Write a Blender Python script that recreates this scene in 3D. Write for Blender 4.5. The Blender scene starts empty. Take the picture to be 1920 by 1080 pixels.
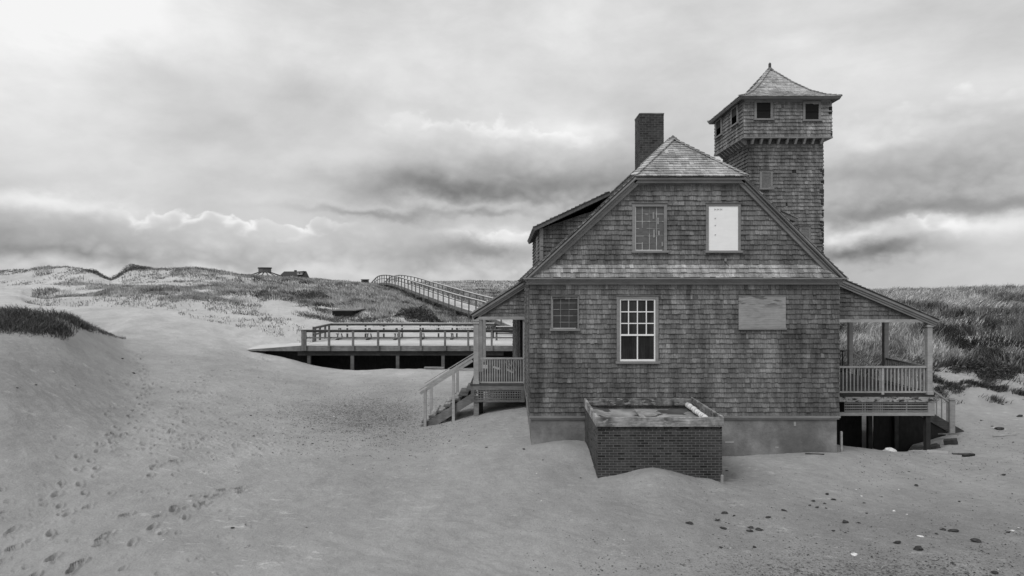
import bpy, math, random
import numpy as np
from mathutils import Vector
rnd = random.Random(7)
nr = np.random.RandomState(11)
sc = bpy.context.scene
COL = sc.collection
F = 1178.0; CX = 957.0; CY = 534.0; CAMZ = 5.0

def P(px, py, Y):
    return Vector(((px-CX)*Y/F, Y, CAMZ-(py-CY)*Y/F))
def PX(px, Y): return (px-CX)*Y/F
def PZ(py, Y): return CAMZ-(py-CY)*Y/F

# ------------------------------------------------------------------ materials
class NT:
    def __init__(s, tree): s.t = tree
    def n(s, typ, ins=None, **kw):
        nd = s.t.nodes.new(typ)
        for k, v in kw.items(): setattr(nd, k, v)
        for k, v in (ins or {}).items():
            if isinstance(v, (bpy.types.NodeSocket,)): s.t.links.new(v, nd.inputs[k])
            else: nd.inputs[k].default_value = v
        return nd
    def m(s, op, a, b=0.0, c=None, clamp=False):
        nd = s.t.nodes.new('ShaderNodeMath'); nd.operation = op; nd.use_clamp = clamp
        for i, v in enumerate((a, b) if c is None else (a, b, c)):
            if isinstance(v, bpy.types.NodeSocket): s.t.links.new(v, nd.inputs[i])
            else: nd.inputs[i].default_value = v
        return nd.outputs[0]
    def sstep(s, v, lo, hi, a=0.0, b=1.0):
        nd = s.n('ShaderNodeMapRange', {'Value': v, 'From Min': lo, 'From Max': hi, 'To Min': a, 'To Max': b}, interpolation_type='SMOOTHSTEP')
        return nd.outputs[0]
    def lin(s, v, lo, hi, a=0.0, b=1.0):
        nd = s.n('ShaderNodeMapRange', {'Value': v, 'From Min': lo, 'From Max': hi, 'To Min': a, 'To Max': b})
        return nd.outputs[0]
    def noise(s, vec, scale, detail=4.0, rough=0.55, dist=0.0):
        return s.n('ShaderNodeTexNoise', {'Vector': vec, 'Scale': scale, 'Detail': detail, 'Roughness': rough, 'Distortion': dist}).outputs[0]
    def scale(s, vec, sc3, loc=(0,0,0)):
        return s.n('ShaderNodeMapping', {'Vector': vec, 'Scale': sc3, 'Location': loc}).outputs[0]

def new_mat(name):
    m = bpy.data.materials.new(name); m.use_nodes = True
    t = m.node_tree; t.nodes.clear(); g = NT(t)
    out = g.n('ShaderNodeOutputMaterial'); bs = g.n('ShaderNodeBsdfPrincipled')
    t.links.new(bs.outputs[0], out.inputs[0])
    return m, g, bs
def grey(g, v):
    nd = g.n('ShaderNodeCombineColor'); 
    for i in range(3): g.t.links.new(v, nd.inputs[i])
    return nd.outputs[0]

VST = []
def surf(name, base, var=0.25, nscale=3.0, streak=None, rough=0.85, bump=0.3, bscale=30.0, bdist=0.01, spec=0.25, stain=0.0, stscale=0.7, wear=0.0, wearcol=0.35):
    """grey paint / wood / stone; 'tone' is a per face multiplier carried by the mesh"""
    m, g, bs = new_mat(name)
    co = g.n('ShaderNodeTexCoord').outputs['Object']
    geo = g.n('ShaderNodeNewGeometry').outputs['Position']
    at = g.n('ShaderNodeAttribute', attribute_name='tone').outputs['Fac']
    n1 = g.noise(geo, nscale, 5, .6)
    v = g.lin(n1, .25, .75, 1-var, 1+var)
    if streak:
        sv = g.scale(geo, streak)
        n2 = g.noise(sv, 1.0, 4, .65)
        v = g.m('MULTIPLY', v, g.lin(n2, .3, .7, 1-var, 1+var))
    if stain:
        n3 = g.noise(g.scale(geo, (1,1,.6), (3.1,1.7,9)), stscale, 6, .62)
        v = g.m('MULTIPLY', v, g.sstep(n3, .35, .65, 1-stain, 1+stain*.5))
    if name == 'weathered_shingle':
        n5 = g.noise(g.scale(geo, (4.5, 4.5, .35)), 1.0, 5, .6)
        v = g.m('MULTIPLY', v, g.sstep(n5, .34, .66, .70, 1.22))
    v = g.m('MULTIPLY', v, at)
    v = g.m('MULTIPLY', v, base)
    if wear:
        n4 = g.noise(g.scale(geo, (1,1,2.5)), 7.0, 6, .7)
        w = g.sstep(n4, .56-wear*.1, .60, 0, 1)
        v = g.m('ADD', g.m('MULTIPLY', v, g.m('SUBTRACT', 1.0, w)), g.m('MULTIPLY', w, wearcol))
    g.t.links.new(grey(g, v), bs.inputs['Base Color'])
    bs.inputs['Roughness'].default_value = rough
    bs.inputs['Specular IOR Level'].default_value = spec
    if bump:
        bv = g.noise(g.scale(geo, streak) if streak else geo, 1.0 if streak else bscale, 5, .6)
        bn = g.n('ShaderNodeBump', {'Height': bv, 'Strength': bump, 'Distance': bdist})
        g.t.links.new(bn.outputs[0], bs.inputs['Normal'])
    return m

M = {}
M['shingle'] = surf('weathered_shingle', .145, .40, 1.3, (55, 55, 3.0), .9, .5, bdist=.006, spec=.15, stain=.34, stscale=.55)
M['roofshingle'] = surf('weathered_roof_shingle', .34, .26, 2.0, (40, 6, 6), .9, .4, bdist=.006, spec=.15, stain=.25)
M['backing'] = surf('dark_sheathing', .03, .2)
M['trim'] = surf('grey_painted_trim', .21, .14, 2.5, (3, 3, 26), .65, .15, spec=.35, stain=.12)
M['porchpaint'] = surf('pale_grey_porch_paint', .34, .15, 4.0, (5, 5, 20), .65, .15, spec=.35, stain=.15)
M['peel'] = surf('peeling_pale_paint', .33, .2, 4.0, (5, 5, 20), .75, .4, stain=.15, wear=.8, wearcol=.03)
M['rawwood'] = surf('raw_weathered_wood', .15, .3, 4.0, (4, 4, 40), .9, .4, stain=.3)
M['darkwood'] = surf('dark_wood', .035, .35, 4.0, (12, 12, 3), .8, .4)  # dark timber; also the added shade boards under deck, ramp and porch
M['deckwood'] = surf('deck_lumber', .16, .25, 3.0, (2.5, 2.5, 22), .85, .3, stain=.2)
M['sanddeck'] = surf('sand_dusted_boards', .56, .08, 1.5, None, .9, .2, stain=.08)
M['concrete'] = surf('stucco_foundation', .205, .26, 2.6, None, .9, .9, 16, .02, stain=.34, stscale=1.3)
M['mortar'] = surf('mortar', .17, .3, 9)
M['brick'] = surf('brick', .05, .3, 14, None, .85, .4, 60, .004, stain=.25, stscale=1.4)
M['white'] = surf('white_paint', .82, .05, 6, None, .5, .05, spec=.4)
M['board'] = surf('white_board', .86, .03, 6, (2, 2, 12), .6, .0, spec=.3)
M['ink'] = surf('faded_ink', .27, .3, 30)
M['glass'] = None
M['ply'] = None
M['curbwood'] = surf('flaking_grey_board', .2, .5, 5.0, (3, 3, 40), .85, .5, stain=.6, stscale=2.5, wear=.25, wearcol=.3)
M['membrane'] = surf('roof_membrane', .16, .2, 1.6, None, .6, .3, 12, .02, stain=.45, stscale=1.6)
M['rag'] = surf('pale_sheet', .7, .12, 8)
M['stone'] = surf('dark_stone', .045, .4, 20, None, .8, .5, 50, .01)
M['shell'] = surf('pale_shell', .7, .2, 20)
M['flash'] = surf('lead_flashing', .06, .2, 5, None, .6)
M['dimglass'] = surf('shaded_old_glass', .022, .3, 6, None, .9, 0, spec=0.0)
M['stem'] = surf('woody_stem', .09, .3, 9)

m, g, bs = new_mat('dark_window_glass')
geo = g.n('ShaderNodeNewGeometry').outputs['Position']
at = g.n('ShaderNodeAttribute', attribute_name='tone').outputs['Fac']
v = g.m('MULTIPLY', g.lin(g.noise(g.scale(geo, (1, 1, 2)), 6, 5, .7), .3, .75, .035, .06), at)
g.t.links.new(grey(g, v), bs.inputs['Base Color'])
bs.inputs['Roughness'].default_value = .3; bs.inputs['Specular IOR Level'].default_value = .12
M['glass'] = m
m, g, bs = new_mat('plywood')
geo = g.n('ShaderNodeNewGeometry').outputs['Position']
w = g.n('ShaderNodeTexWave', {'Vector': g.scale(geo, (.5, 1, 2.2)), 'Scale': 2.6, 'Distortion': 9.0, 'Detail': 3.0, 'Detail Scale': .7}, bands_direction='Z').outputs['Fac']
fine = g.noise(g.scale(geo, (3, 3, 60)), 2, 4, .6)
sw = g.noise(g.scale(geo, (1.1, 1, 3.0), (0, 0, .4)), 2.2, 5, .6, 1.5)
v = g.m('ADD', g.lin(sw, .3, .7, .22, .32), g.m('ADD', g.lin(w, 0, 1, -.015, .015), g.lin(fine, .3, .7, -.03, .03)))
dk = g.noise(g.scale(geo, (.8, 1, 4), (5, 0, 2)), 3.0, 4, .6)
zsep = g.n('ShaderNodeSeparateXYZ', {'Vector': geo}).outputs[2]
up = g.sstep(zsep, PZ(582, 15.5), PZ(566, 15.5), 0, 1)
v = g.m('MULTIPLY', v, g.m('SUBTRACT', 1.0, g.m('MULTIPLY', g.sstep(dk, .54, .60, 0, .6), up)))
g.t.links.new(grey(g, v), bs.inputs['Base Color']); bs.inputs['Roughness'].default_value = .8
M['ply'] = m

# blades of grass: colour only from tone
def leafmat(name, base):
    m, g, bs = new_mat(name)
    at = g.n('ShaderNodeAttribute', attribute_name='tone').outputs['Fac']
    g.t.links.new(grey(g, g.m('MULTIPLY', at, base)), bs.inputs['Base Color'])
    bs.inputs['Roughness'].default_value = .8; bs.inputs['Specular IOR Level'].default_value = .15
    return m
M['grass'] = leafmat('beach_grass', 1.0)
M['leaf'] = leafmat('shrub_leaf', 1.0)

# ------------------------------------------------------------------ mesh builder
class MB:
    def __init__(s): s.v = []; s.f = []; s.t = []; s.mi = []
    def face(s, pts, tone=1.0, mi=0):
        b = len(s.v); s.v.extend([tuple(p) for p in pts]); s.f.append(tuple(range(b, b+len(pts)))); s.t.append(tone); s.mi.append(mi)
    def hexa(s, p, tone=1.0, mi=0):
        b = len(s.v); s.v.extend([tuple(q) for q in p])
        for q in ((0,3,2,1),(4,5,6,7),(0,1,5,4),(1,2,6,5),(2,3,7,6),(3,0,4,7)):
            s.f.append(tuple(b+i for i in q)); s.t.append(tone); s.mi.append(mi)
    def box(s, x0, x1, y0, y1, z0, z1, tone=1.0, mi=0):
        if x0 > x1: x0, x1 = x1, x0
        if y0 > y1: y0, y1 = y1, y0
        if z0 > z1: z0, z1 = z1, z0
        s.hexa([(x0,y0,z0),(x1,y0,z0),(x1,y1,z0),(x0,y1,z0),(x0,y0,z1),(x1,y0,z1),(x1,y1,z1),(x0,y1,z1)], tone, mi)
    def beam(s, a, b, w, h, tone=1.0, mi=0, up=Vector((0,0,1)), w2=None, h2=None):
        a = Vector(a); b = Vector(b); d = (b-a).normalized()
        if abs(d.dot(up)) > .98: up = Vector((0,1,0))
        sd = d.cross(up).normalized(); u = sd.cross(d).normalized()
        w2 = w if w2 is None else w2; h2 = h if h2 is None else h2
        r = []
        for p, ww, hh in ((a, w, h), (b, w2, h2)):
            for sx, sz in ((-1,-1),(1,-1),(1,1),(-1,1)):
                r.append(p + sd*sx*ww/2 + u*sz*hh/2)
        s.hexa(r, tone, mi)
    def cyl(s, a, b, r0, r1, n=8, tone=1.0, mi=0, cap=True):
        a = Vector(a); b = Vector(b); d = (b-a).normalized()
        up = Vector((0,0,1)) if abs(d.z) < .9 else Vector((1,0,0))
        sd = d.cross(up).normalized(); u = sd.cross(d)
        base = len(s.v)
        for p, r in ((a, r0), (b, r1)):
            for k in range(n):
                an = 2*math.pi*k/n
                s.v.append(tuple(p + sd*math.cos(an)*r + u*math.sin(an)*r))
        for k in range(n):
            k2 = (k+1) % n
            s.f.append((base+k, base+k2, base+n+k2, base+n+k)); s.t.append(tone); s.mi.append(mi)
        if cap:
            s.f.append(tuple(base+n+k for k in range(n))); s.t.append(tone); s.mi.append(mi)
            s.f.append(tuple(base+k for k in reversed(range(n)))); s.t.append(tone); s.mi.append(mi)
    def build(s, name, mats, parent=None, bevel=0, smooth=False):
        me = bpy.data.meshes.new(name); me.from_pydata(s.v, [], s.f)
        if not isinstance(mats, (list, tuple)): mats = [mats]
        for q in mats: me.materials.append(q)
        a = me.attributes.new('tone', 'FLOAT', 'FACE'); a.data.foreach_set('value', s.t)
        me.polygons.foreach_set('material_index', s.mi)
        if smooth: me.polygons.foreach_set('use_smooth', [True]*len(s.f))
        me.update()
        o = bpy.data.objects.new(name, me); COL.objects.link(o)
        if parent:
            o.parent = parent
            if parent.type == 'EMPTY' or True:
                w = Vector((0,0,0)); q = parent
                while q: w += q.location; q = q.parent
                me.transform(__import__('mathutils').Matrix.Translation(-w))
        if bevel:
            b = o.modifiers.new('bevel', 'BEVEL'); b.width = bevel; b.segments = 2; b.limit_method = 'ANGLE'
        return o

def tag(o, label, cat, group=None, kind=None):
    if label: o['label'] = label
    if cat: o['category'] = cat
    if group: o['group'] = group
    if kind: o['kind'] = kind
    return o
def thing(name, loc, label, cat, group=None):
    e = bpy.data.objects.new(name, None); e.location = loc; COL.objects.link(e); e.empty_display_size = .3
    return tag(e, label, cat, group)

def span(poly, v):
    us = []
    n = len(poly)
    for i in range(n):
        (u0, v0), (u1, v1) = poly[i], poly[(i+1) % n]
        if abs(v0-v1) < 1e-9:
            if abs(v-v0) < 1e-6: us += [u0, u1]
            continue
        t = (v-v0)/(v1-v0)
        if -1e-9 <= t <= 1+1e-9: us.append(u0+(u1-u0)*t)
    if not us: return None
    return min(us), max(us)

def shingles(mb, O, U, V, N, poly, course=.123, wm=.11, holes=(), th=.030, mean=1.0, var=.27, off=0.0, gap=.004, miss=0.0, lean=None):
    """courses of butted wooden shingles over a convex polygon poly in the plane O + u*U + v*V"""
    O = Vector(O); U = Vector(U).normalized(); V = Vector(V).normalized(); N = Vector(N).normalized()
    vs = [p[1] for p in poly]; v0 = min(vs); vmax = max(vs)
    nrow = max(1, round((vmax-v0)/course)); ch = (vmax-v0)/nrow
    for r in range(nrow):
        a0 = v0+r*ch; a1 = v0+(r+1)*ch
        s0 = span(poly, a0+1e-5); s1 = span(poly, a1-1e-5)
        if not s0 or not s1: continue
        lo, hi = min(s0[0], s1[0]), max(s0[1], s1[1])
        iv = [(lo, hi)]
        for (ha, hb, hc, hd) in holes:
            if min(a1, hd)-max(a0, hc) > .5*ch:
                nv = []
                for (x0, x1) in iv:
                    if hb <= x0 or ha >= x1: nv.append((x0, x1)); continue
                    if ha > x0: nv.append((x0, ha))
                    if hb < x1: nv.append((hb, x1))
                iv = nv
        rowt = 1+rnd.uniform(-.08, .08)
        for (x0, x1) in iv:
            x = x0-rnd.uniform(0, wm)
            while x < x1:
                w = wm*rnd.choice((.6, .8, 1, 1.2, 1.5))*rnd.uniform(.9, 1.1)
                a = max(x, x0); b = min(x+w-gap, x1); x += w
                if b-a < .012: continue
                if miss and rnd.random() < miss: continue
                bl, br = max(a, s0[0]), min(b, s0[1]); tl, tr = max(a, s1[0]), min(b, s1[1])
                if br < bl: bl = br = (min(max((a+b)/2, s0[0]), s0[1]))
                if tr < tl: tl = tr = (min(max((a+b)/2, s1[0]), s1[1]))
                if br-bl < .004 and tr-tl < .004: continue
                j = rnd.uniform(-.010, .006); t = th*rnd.uniform(.7, 1.45)
                tone = mean*rowt*(1+rnd.choice((-1, 1))*var*rnd.random()**1.6)
                if rnd.random() < .03: tone *= 1.35
                def Q(u, v, o): return O+U*u+V*v+N*(o+off)
                p = [Q(bl, a0+j, t), Q(br, a0+j, t), Q(tr, a1, .004), Q(tl, a1, .004), Q(bl, a0+j, 0), Q(br, a0+j, 0)]
                base = len(mb.v); mb.v.extend([tuple(q) for q in p])
                for f in ((0,1,2,3), (4,5,1,0), (4,0,3), (5,2,1)):
                    mb.f.append(tuple(base+i for i in f)); mb.t.append(tone); mb.mi.append(0)
def backing(mb, O, U, V, N, poly, tone=.25, off=-.004):
    O = Vector(O); U = Vector(U).normalized(); V = Vector(V).normalized(); N = Vector(N).normalized()
    mb.face([O+U*u+V*v+N*off for u, v in poly], tone)

def bricks(mb, O, U, N, w, h, bl=.2, bh=.0655, tone=1.0, dk=.1):
    O = Vector(O); U = Vector(U).normalized(); N = Vector(N).normalized(); V = Vector((0,0,1))
    nr_ = round(h/bh); bh = h/nr_; mo = .013
    for r in range(nr_):
        x = -(bl/2 if r % 2 else 0)
        while x < w-.01:
            a = max(0, x+mo/2); b = min(w, x+bl-mo/2); x += bl
            if b-a < .02: continue
            o = .0035*rnd.uniform(.6, 1.2)
            t = tone*rnd.uniform(.7, 1.25)*(.45 if rnd.random() < dk else 1)
            z0 = r*bh+mo/2; z1 = (r+1)*bh-mo/2
            q = [O+U*a+V*z0, O+U*b+V*z0, O+U*b+V*z1, O+U*a+V*z1]
            q2 = [k+N*o for k in q]
            base = len(mb.v); mb.v.extend([tuple(k) for k in q+q2])
            for f in ((4,5,6,7),(0,1,5,4),(1,2,6,5),(2,3,7,6),(3,0,4,7)):
                mb.f.append(tuple(base+i for i in f)); mb.t.append(t); mb.mi.append(0)

# ------------------------------------------------------------------ terrain
def zp(py, Y): return CAMZ-(py-CY)*Y/F
cols = {
 -1400: [(5,1.6),(9,1.6),(14,3.0),(22,4.0),(30,3.5),(50,4.6),(70,6.0),(110,4),(900,1)],
 -300: [(5,1.4),(8.5,1.3),(13,2.5),(19,4.0),(23,3.8),(30,3.4),(42,4.2),(55,5.2),(70,6.6),(100,4.5),(900,1)],
 0:    [(5,1.3),(8.5,1.06),(10.5,1.45),(13,2.25),(16,3.2),(19,3.85),(21.5,3.75),(26,3.3),(33,3.75),(40,4.0),(50,4.6),(60,5.5),(70,6.75),(85,5.8),(120,4),(900,1)],
 100:  [(5,1.3),(8.5,1.04),(10.5,1.25),(13,1.7),(16,2.5),(19,3.3),(22,3.75),(25,3.0),(30,2.9),(38,3.6),(45,4.0),(60,5.3),(71,6.95),(85,5.8),(120,4),(900,1)],
 180:  [(5,1.3),(8.5,1.04),(12,1.35),(16,1.85),(20,2.5),(23,3.2),(25,3.05),(28,2.6),(34,3.0),(42,4.0),(50,4.55),(58,4.9),(66,5.6),(71,6.6),(85,5.8),(120,4),(900,1)],
 210:  [(5,1.3),(8.5,1.04),(12,1.3),(16,1.65),(20,2.1),(24,2.75),(26,2.6),(29,2.5),(35,3.05),(43,4.0),(49,4.6),(57,4.85),(64,5.15),(69,5.6),(85,5.2),(120,4),(900,1)],
 240:  [(5,1.3),(8.5,1.04),(12,1.25),(17,1.5),(22,1.9),(27,2.25),(31,2.6),(38,3.4),(44,4.2),(49,4.65),(56,4.85),(65,5.7),(71,6.8),(85,5.8),(120,4),(900,1)],
 310:  [(5,1.3),(8.5,1.04),(12,1.2),(20,1.5),(27,1.9),(31,2.2),(38,3.1),(45,4.1),(50,4.6),(58,4.85),(65,5.8),(73,6.95),(85,6.0),(120,4),(900,1)],
 400:  [(5,1.3),(8.5,1.02),(13,1.0),(20,1.2),(27,1.55),(33,1.95),(37,2.4),(41,3.0),(46,3.7),(51,4.15),(60,4.9),(68,5.8),(75,6.65),(90,6),(120,4),(900,1)],
 460:  [(5,1.3),(8.5,1.02),(13,.95),(20,1.0),(27,1.15),(33,1.25),(36,1.32),(39,2.0),(43,2.9),(48,3.6),(55,4.4),(65,5.2),(80,6.1),(95,6),(120,4.5),(900,1)],
 540:  [(5,1.3),(8.5,1.0),(13,.85),(20,.8),(27,.75),(33,.8),(35,.85),(37,1.25),(39.5,1.85),(43,2.6),(48,3.3),(55,4.0),(65,4.8),(82,5.9),(95,5.8),(120,4.5),(900,1)],
 620:  [(5,1.3),(8.5,1.0),(13,.8),(20,.6),(27,.5),(33,.5),(34.6,.45),(36,.0),(39.6,.1),(41.2,1.6),(44,2.2),(48,3.0),(56,3.7),(70,4.7),(85,5.3),(100,5.3),(130,4.5),(900,1)],
 740:  [(5,1.3),(8.5,.98),(13,.75),(17,.5),(22,.38),(27,.45),(33,.5),(34.6,.45),(36,.0),(39.6,.1),(41.2,1.55),(44,2.0),(48,2.9),(56,3.4),(70,4.0),(90,4.75),(110,4.8),(140,4.8),(900,1)],
 800:  [(5,1.3),(8.5,.97),(12,.8),(15.5,.62),(18,.45),(20.5,.32),(23,.3),(27,.4),(33,.5),(34.6,.45),(36,.0),(39.6,.1),(41.2,1.5),(44,1.9),(48,2.2),(56,2.4),(70,3.1),(90,4.3),(130,5.6),(170,5.4),(900,1)],
 893:  [(5,1.3),(8.5,.96),(12,.85),(15.5,.85),(18,.82),(20.5,.72),(23,.55),(27,.45),(33,.45),(34.6,.45),(36,.0),(39.6,.1),(41.2,1.4),(44,1.7),(48,1.9),(56,2.1),(70,2.8),(90,4.1),(130,5.7),(170,5.6),(900,1)],
 985:  [(5,1.3),(8.5,.96),(12,.9),(15.5,1.0),(18,1.05),(20.5,1.0),(24,.8),(30,.7),(36,.8),(40,1.2),(50,1.8),(70,2.7),(90,4.0),(130,5.6),(170,5.6),(900,1)],
 1094: [(5,1.3),(8.5,.96),(11,.9),(13.2,.92),(15.5,1.12),(20,1.0),(30,.9),(40,1.3),(60,3),(90,4),(130,5.2),(900,1)],
 1235: [(5,1.3),(8.5,.96),(11,.95),(12.6,1.0),(13.2,1.02),(15.5,1.0),(20,1.0),(30,.9),(40,1.4),(60,3),(90,4),(130,4.8),(900,1)],
 1360: [(5,1.3),(8.5,.96),(11,.88),(13.2,.82),(15.5,.74),(20,.6),(30,.6),(40,1.8),(60,3.6),(90,4.1),(130,4.3),(900,1)],
 1480: [(5,1.3),(8.5,.96),(11,.84),(13.2,.80),(15.5,.86),(18,.6),(22,.3),(26,.7),(30,1.5),(40,2.8),(60,3.4),(85,3.6),(110,3.6),(900,1)],
 1570: [(5,1.3),(8.5,.96),(11,.80),(13.2,.74),(15.5,.90),(17,.55),(18.5,.3),(20,-.3),(22,-.3),(25,.5),(28,1.3),(32,2.05),(40,3.05),(55,3.5),(80,3.65),(110,3.6),(900,1)],
 1680: [(5,1.3),(8.5,.96),(11,.78),(13.2,.66),(15.5,.62),(17.5,.36),(18.5,.05),(20,-.45),(22,-.4),(25,.5),(28,1.3),(32,2.05),(40,3.1),(55,3.6),(78,3.85),(110,3.7),(900,1)],
 1800: [(5,1.3),(8.5,.96),(11,.76),(13.2,.62),(15.5,.45),(18.5,.16),(20.5,.16),(23,.36),(25,.75),(28,1.45),(32,2.15),(40,3.2),(55,3.7),(76,4.1),(110,3.8),(900,1)],
 1920: [(5,1.3),(8.5,.96),(11,.76),(14,.62),(18,.42),(20.5,.37),(23,.5),(25,.8),(28,1.5),(32,2.2),(40,3.3),(55,3.85),(75,4.3),(110,4.0),(900,1)],
 2200: [(5,1.3),(8.5,1.0),(14,.7),(20,.5),(25,.9),(30,1.9),(40,3.3),(55,4.1),(75,4.8),(110,4.6),(900,1)],
 3400: [(5,1.4),(9,1.2),(14,1.0),(20,1.2),(30,2.5),(45,3.6),(75,4.8),(110,4.6),(900,1)],
}
keys = sorted(cols)
TP = np.arange(-1400, 3401, 12.0); TL = np.linspace(math.log(5), math.log(900), 420)
tab = np.zeros((len(TL), len(keys)))
for i, k in enumerate(keys):
    a = np.array(cols[k]); tab[:, i] = np.interp(TL, np.log(a[:, 0]), a[:, 1])
kk = np.array(keys, float)
T2 = np.array([np.interp(TP, kk, tab[j]) for j in range(len(TL))])
def blur(A, s, ax):
    r = int(3*s)+1; k = np.exp(-np.arange(-r, r+1)**2/(2*s*s)); k /= k.sum()
    pad = [(0, 0), (0, 0)]; pad[ax] = (r, r)
    B = np.pad(A, pad, mode='edge')
    return np.apply_along_axis(lambda v: np.convolve(v, k, 'valid'), ax, B)
T2 = blur(blur(T2, 2.2, 0), 1.8, 1)
def ridge(Y, pts, w_front, w_back, fade=(None, None)):
    """dune crest: at distance Y the ground reaches the listed skyline heights"""
    a = np.array(pts, float); py = np.interp(TP, a[:, 0], a[:, 1]); z = CAMZ-(py-CY)*Y/F
    dl = TL-math.log(Y); wgt = np.where(dl < 0, np.exp(-(dl/w_front)**2), np.exp(-(dl/w_back)**2))
    m = np.clip((TP-(a[0, 0]))/40, 0, 1)*np.clip((a[-1, 0]-TP)/40, 0, 1)
    W = wgt[:, None]*m[None, :]
    T2[:] = T2*(1-W)+z[None, :]*W
ridge(70, [(-1400, 505), (-200, 510), (0, 511), (50, 505), (125, 500), (165, 508), (190, 519), (208, 533), (222, 520), (245, 506), (330, 503), (385, 505), (440, 514), (490, 520), (560, 524), (640, 529), (720, 536)], .10, .10)
ridge(61, [(-100, 536), (100, 536), (208, 534), (330, 532), (430, 536), (520, 540), (640, 545)], .05, .05)
ridge(55, [(-60, 560), (0, 556), (100, 552), (208, 543), (300, 541), (400, 545), (480, 548), (560, 556)], .045, .045)
ridge(48.5, [(40, 585), (110, 566), (150, 560), (200, 551), (300, 549), (400, 559), (480, 570), (560, 574), (620, 578)], .05, .03)
ridge(43, [(40, 600), (110, 592), (200, 585), (300, 583), (400, 588), (480, 592), (560, 598), (640, 604)], .05, .03)
def ridge_along(pts, w_front, w_back):
    a = np.array(pts, float); Yc_ = np.interp(TP, a[:, 0], a[:, 1]); py = np.interp(TP, a[:, 0], a[:, 2]); z = CAMZ-(py-CY)*Yc_/F
    dl = TL[:, None]-np.log(Yc_)[None, :]; W = np.where(dl < 0, np.exp(-(dl/w_front)**2), np.exp(-(dl/w_back)**2))
    W = W*np.clip((a[-1, 0]-TP)/50, 0, 1)[None, :]
    T2[:] = T2*(1-W)+z[None, :]*W
ridge_along([(-1400, 27, 640), (0, 26.5, 652), (120, 28, 646), (160, 29.5, 642), (200, 32, 636), (240, 34, 632)], .03, .06)
ridge_along([(-1400, 20, 560), (-300, 20, 578), (0, 20.5, 586), (60, 21, 588), (120, 22, 594), (150, 23.5, 600), (175, 25.5, 610), (200, 28, 621), (228, 30, 634), (262, 31.5, 644)], .10, .04)
T2 = blur(blur(T2, .8, 0), .6, 1)

def hash2(ix, iy, seed):
    h = (ix.astype(np.int64)*374761393+iy.astype(np.int64)*668265263+seed*1442695041) & 0x7fffffff
    h = ((h ^ (h >> 13))*1274126177) & 0x7fffffff
    return ((h ^ (h >> 16)) & 0xffff)/65535.0
def vnoise(x, y, seed=0):
    ix = np.floor(x); iy = np.floor(y); fx = x-ix; fy = y-iy
    fx = fx*fx*(3-2*fx); fy = fy*fy*(3-2*fy)
    a = hash2(ix, iy, seed); b = hash2(ix+1, iy, seed); c = hash2(ix, iy+1, seed); d = hash2(ix+1, iy+1, seed)
    return (a*(1-fx)+b*fx)*(1-fy)+(c*(1-fx)+d*fx)*fy
def fbm(x, y, oc=4, seed=0):
    s = 0; am = .5; t = 0
    for o in range(oc):
        s = s+am*vnoise(x*2**o, y*2**o, seed+o); t += am; am *= .5
    return s/t

def height(X, Y, fine=True):
    X = np.asarray(X, float); Y = np.asarray(Y, float)
    Ye = np.clip(Y, 5.2, 880)
    px = np.clip(CX+F*X/Ye, -1399, 3399)
    a = (px-TP[0])/12.0; i = np.clip(a.astype(int), 0, len(TP)-2); fa = a-i
    b = (np.log(Ye)-TL[0])/(TL[1]-TL[0]); j = np.clip(b.astype(int), 0, len(TL)-2); fb = b-j
    z = (T2[j, i]*(1-fa)+T2[j, i+1]*fa)*(1-fb)+(T2[j+1, i]*(1-fa)+T2[j+1, i+1]*fa)*fb
    # drifts round the brick enclosure
    def gs(cx, cy, sx, sy, am): return am*np.exp(-((X-cx)/sx)**2-((Y-cy)/sy)**2)
    z = z+gs(3.05, 12.95, .62, .6, .17)+gs(1.35, 14.9, .75, .8, .16)-gs(1.55, 13.1, .45, .35, .05)+gs(4.15, 12.95, .22, .3, .07)-gs(4.75, 14.2, .5, .9, .12)
    z = z+gs(7.1, 15.0, .9, .5, .05)
    def pit(x0, x1, y0, y1, e, dep):
        k = lambda t: np.clip(t, 0, 1)
        return dep*k((X-x0)/e)*k((x1-X)/e)*k((Y-y0)/e)*k((y1-Y)/e)
    z = z-pit(8.15, 13.2, 18.9, 22.4, .5, .60)-pit(-11.9, 3.0, 35.0, 40.9, .35, .6)-pit(-14.6, -11.4, 35.1, 37.1, .3, .25)
    # dune roughness grows with distance
    near = np.clip((Y-30)/25, 0, 1)
    rt = np.clip((px-1350)/150, 0, 1)
    z = z+(fbm(X*.9, Y*.9, 4, 3)-.5)*(.05+.38*near)+(fbm(X*.23, Y*.23, 3, 9)-.5)*(.10+(.25+.45*rt)*near)
    bank = np.clip((px-1640)/120, 0, 1)*np.clip((Y-22)/3, 0, 1)*np.clip((34-Y)/4, 0, 1)
    z = z+(fbm(X*1.7, Y*1.7, 4, 31)-.5)*.35*bank
    return z
def H(x, y): return float(height(np.array([x]), np.array([y]))[0])

pxs = np.concatenate([np.linspace(-1400, -100, 40, endpoint=False), np.arange(-100, 2040, 2.2), np.linspace(2041, 3400, 40)])
Ys = np.concatenate([np.linspace(-14, 6.0, 26, endpoint=False), np.exp(np.arange(math.log(6.0), math.log(45), .0031)), np.exp(np.arange(math.log(45.1), math.log(150), .010)), np.exp(np.linspace(math.log(151.5), math.log(900), 25))])
XX = (pxs[None, :]-CX)/F*np.maximum(Ys, 6.0)[:, None]; YY = np.repeat(Ys[:, None], len(pxs), 1)
ZZ = height(XX, YY)
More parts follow.
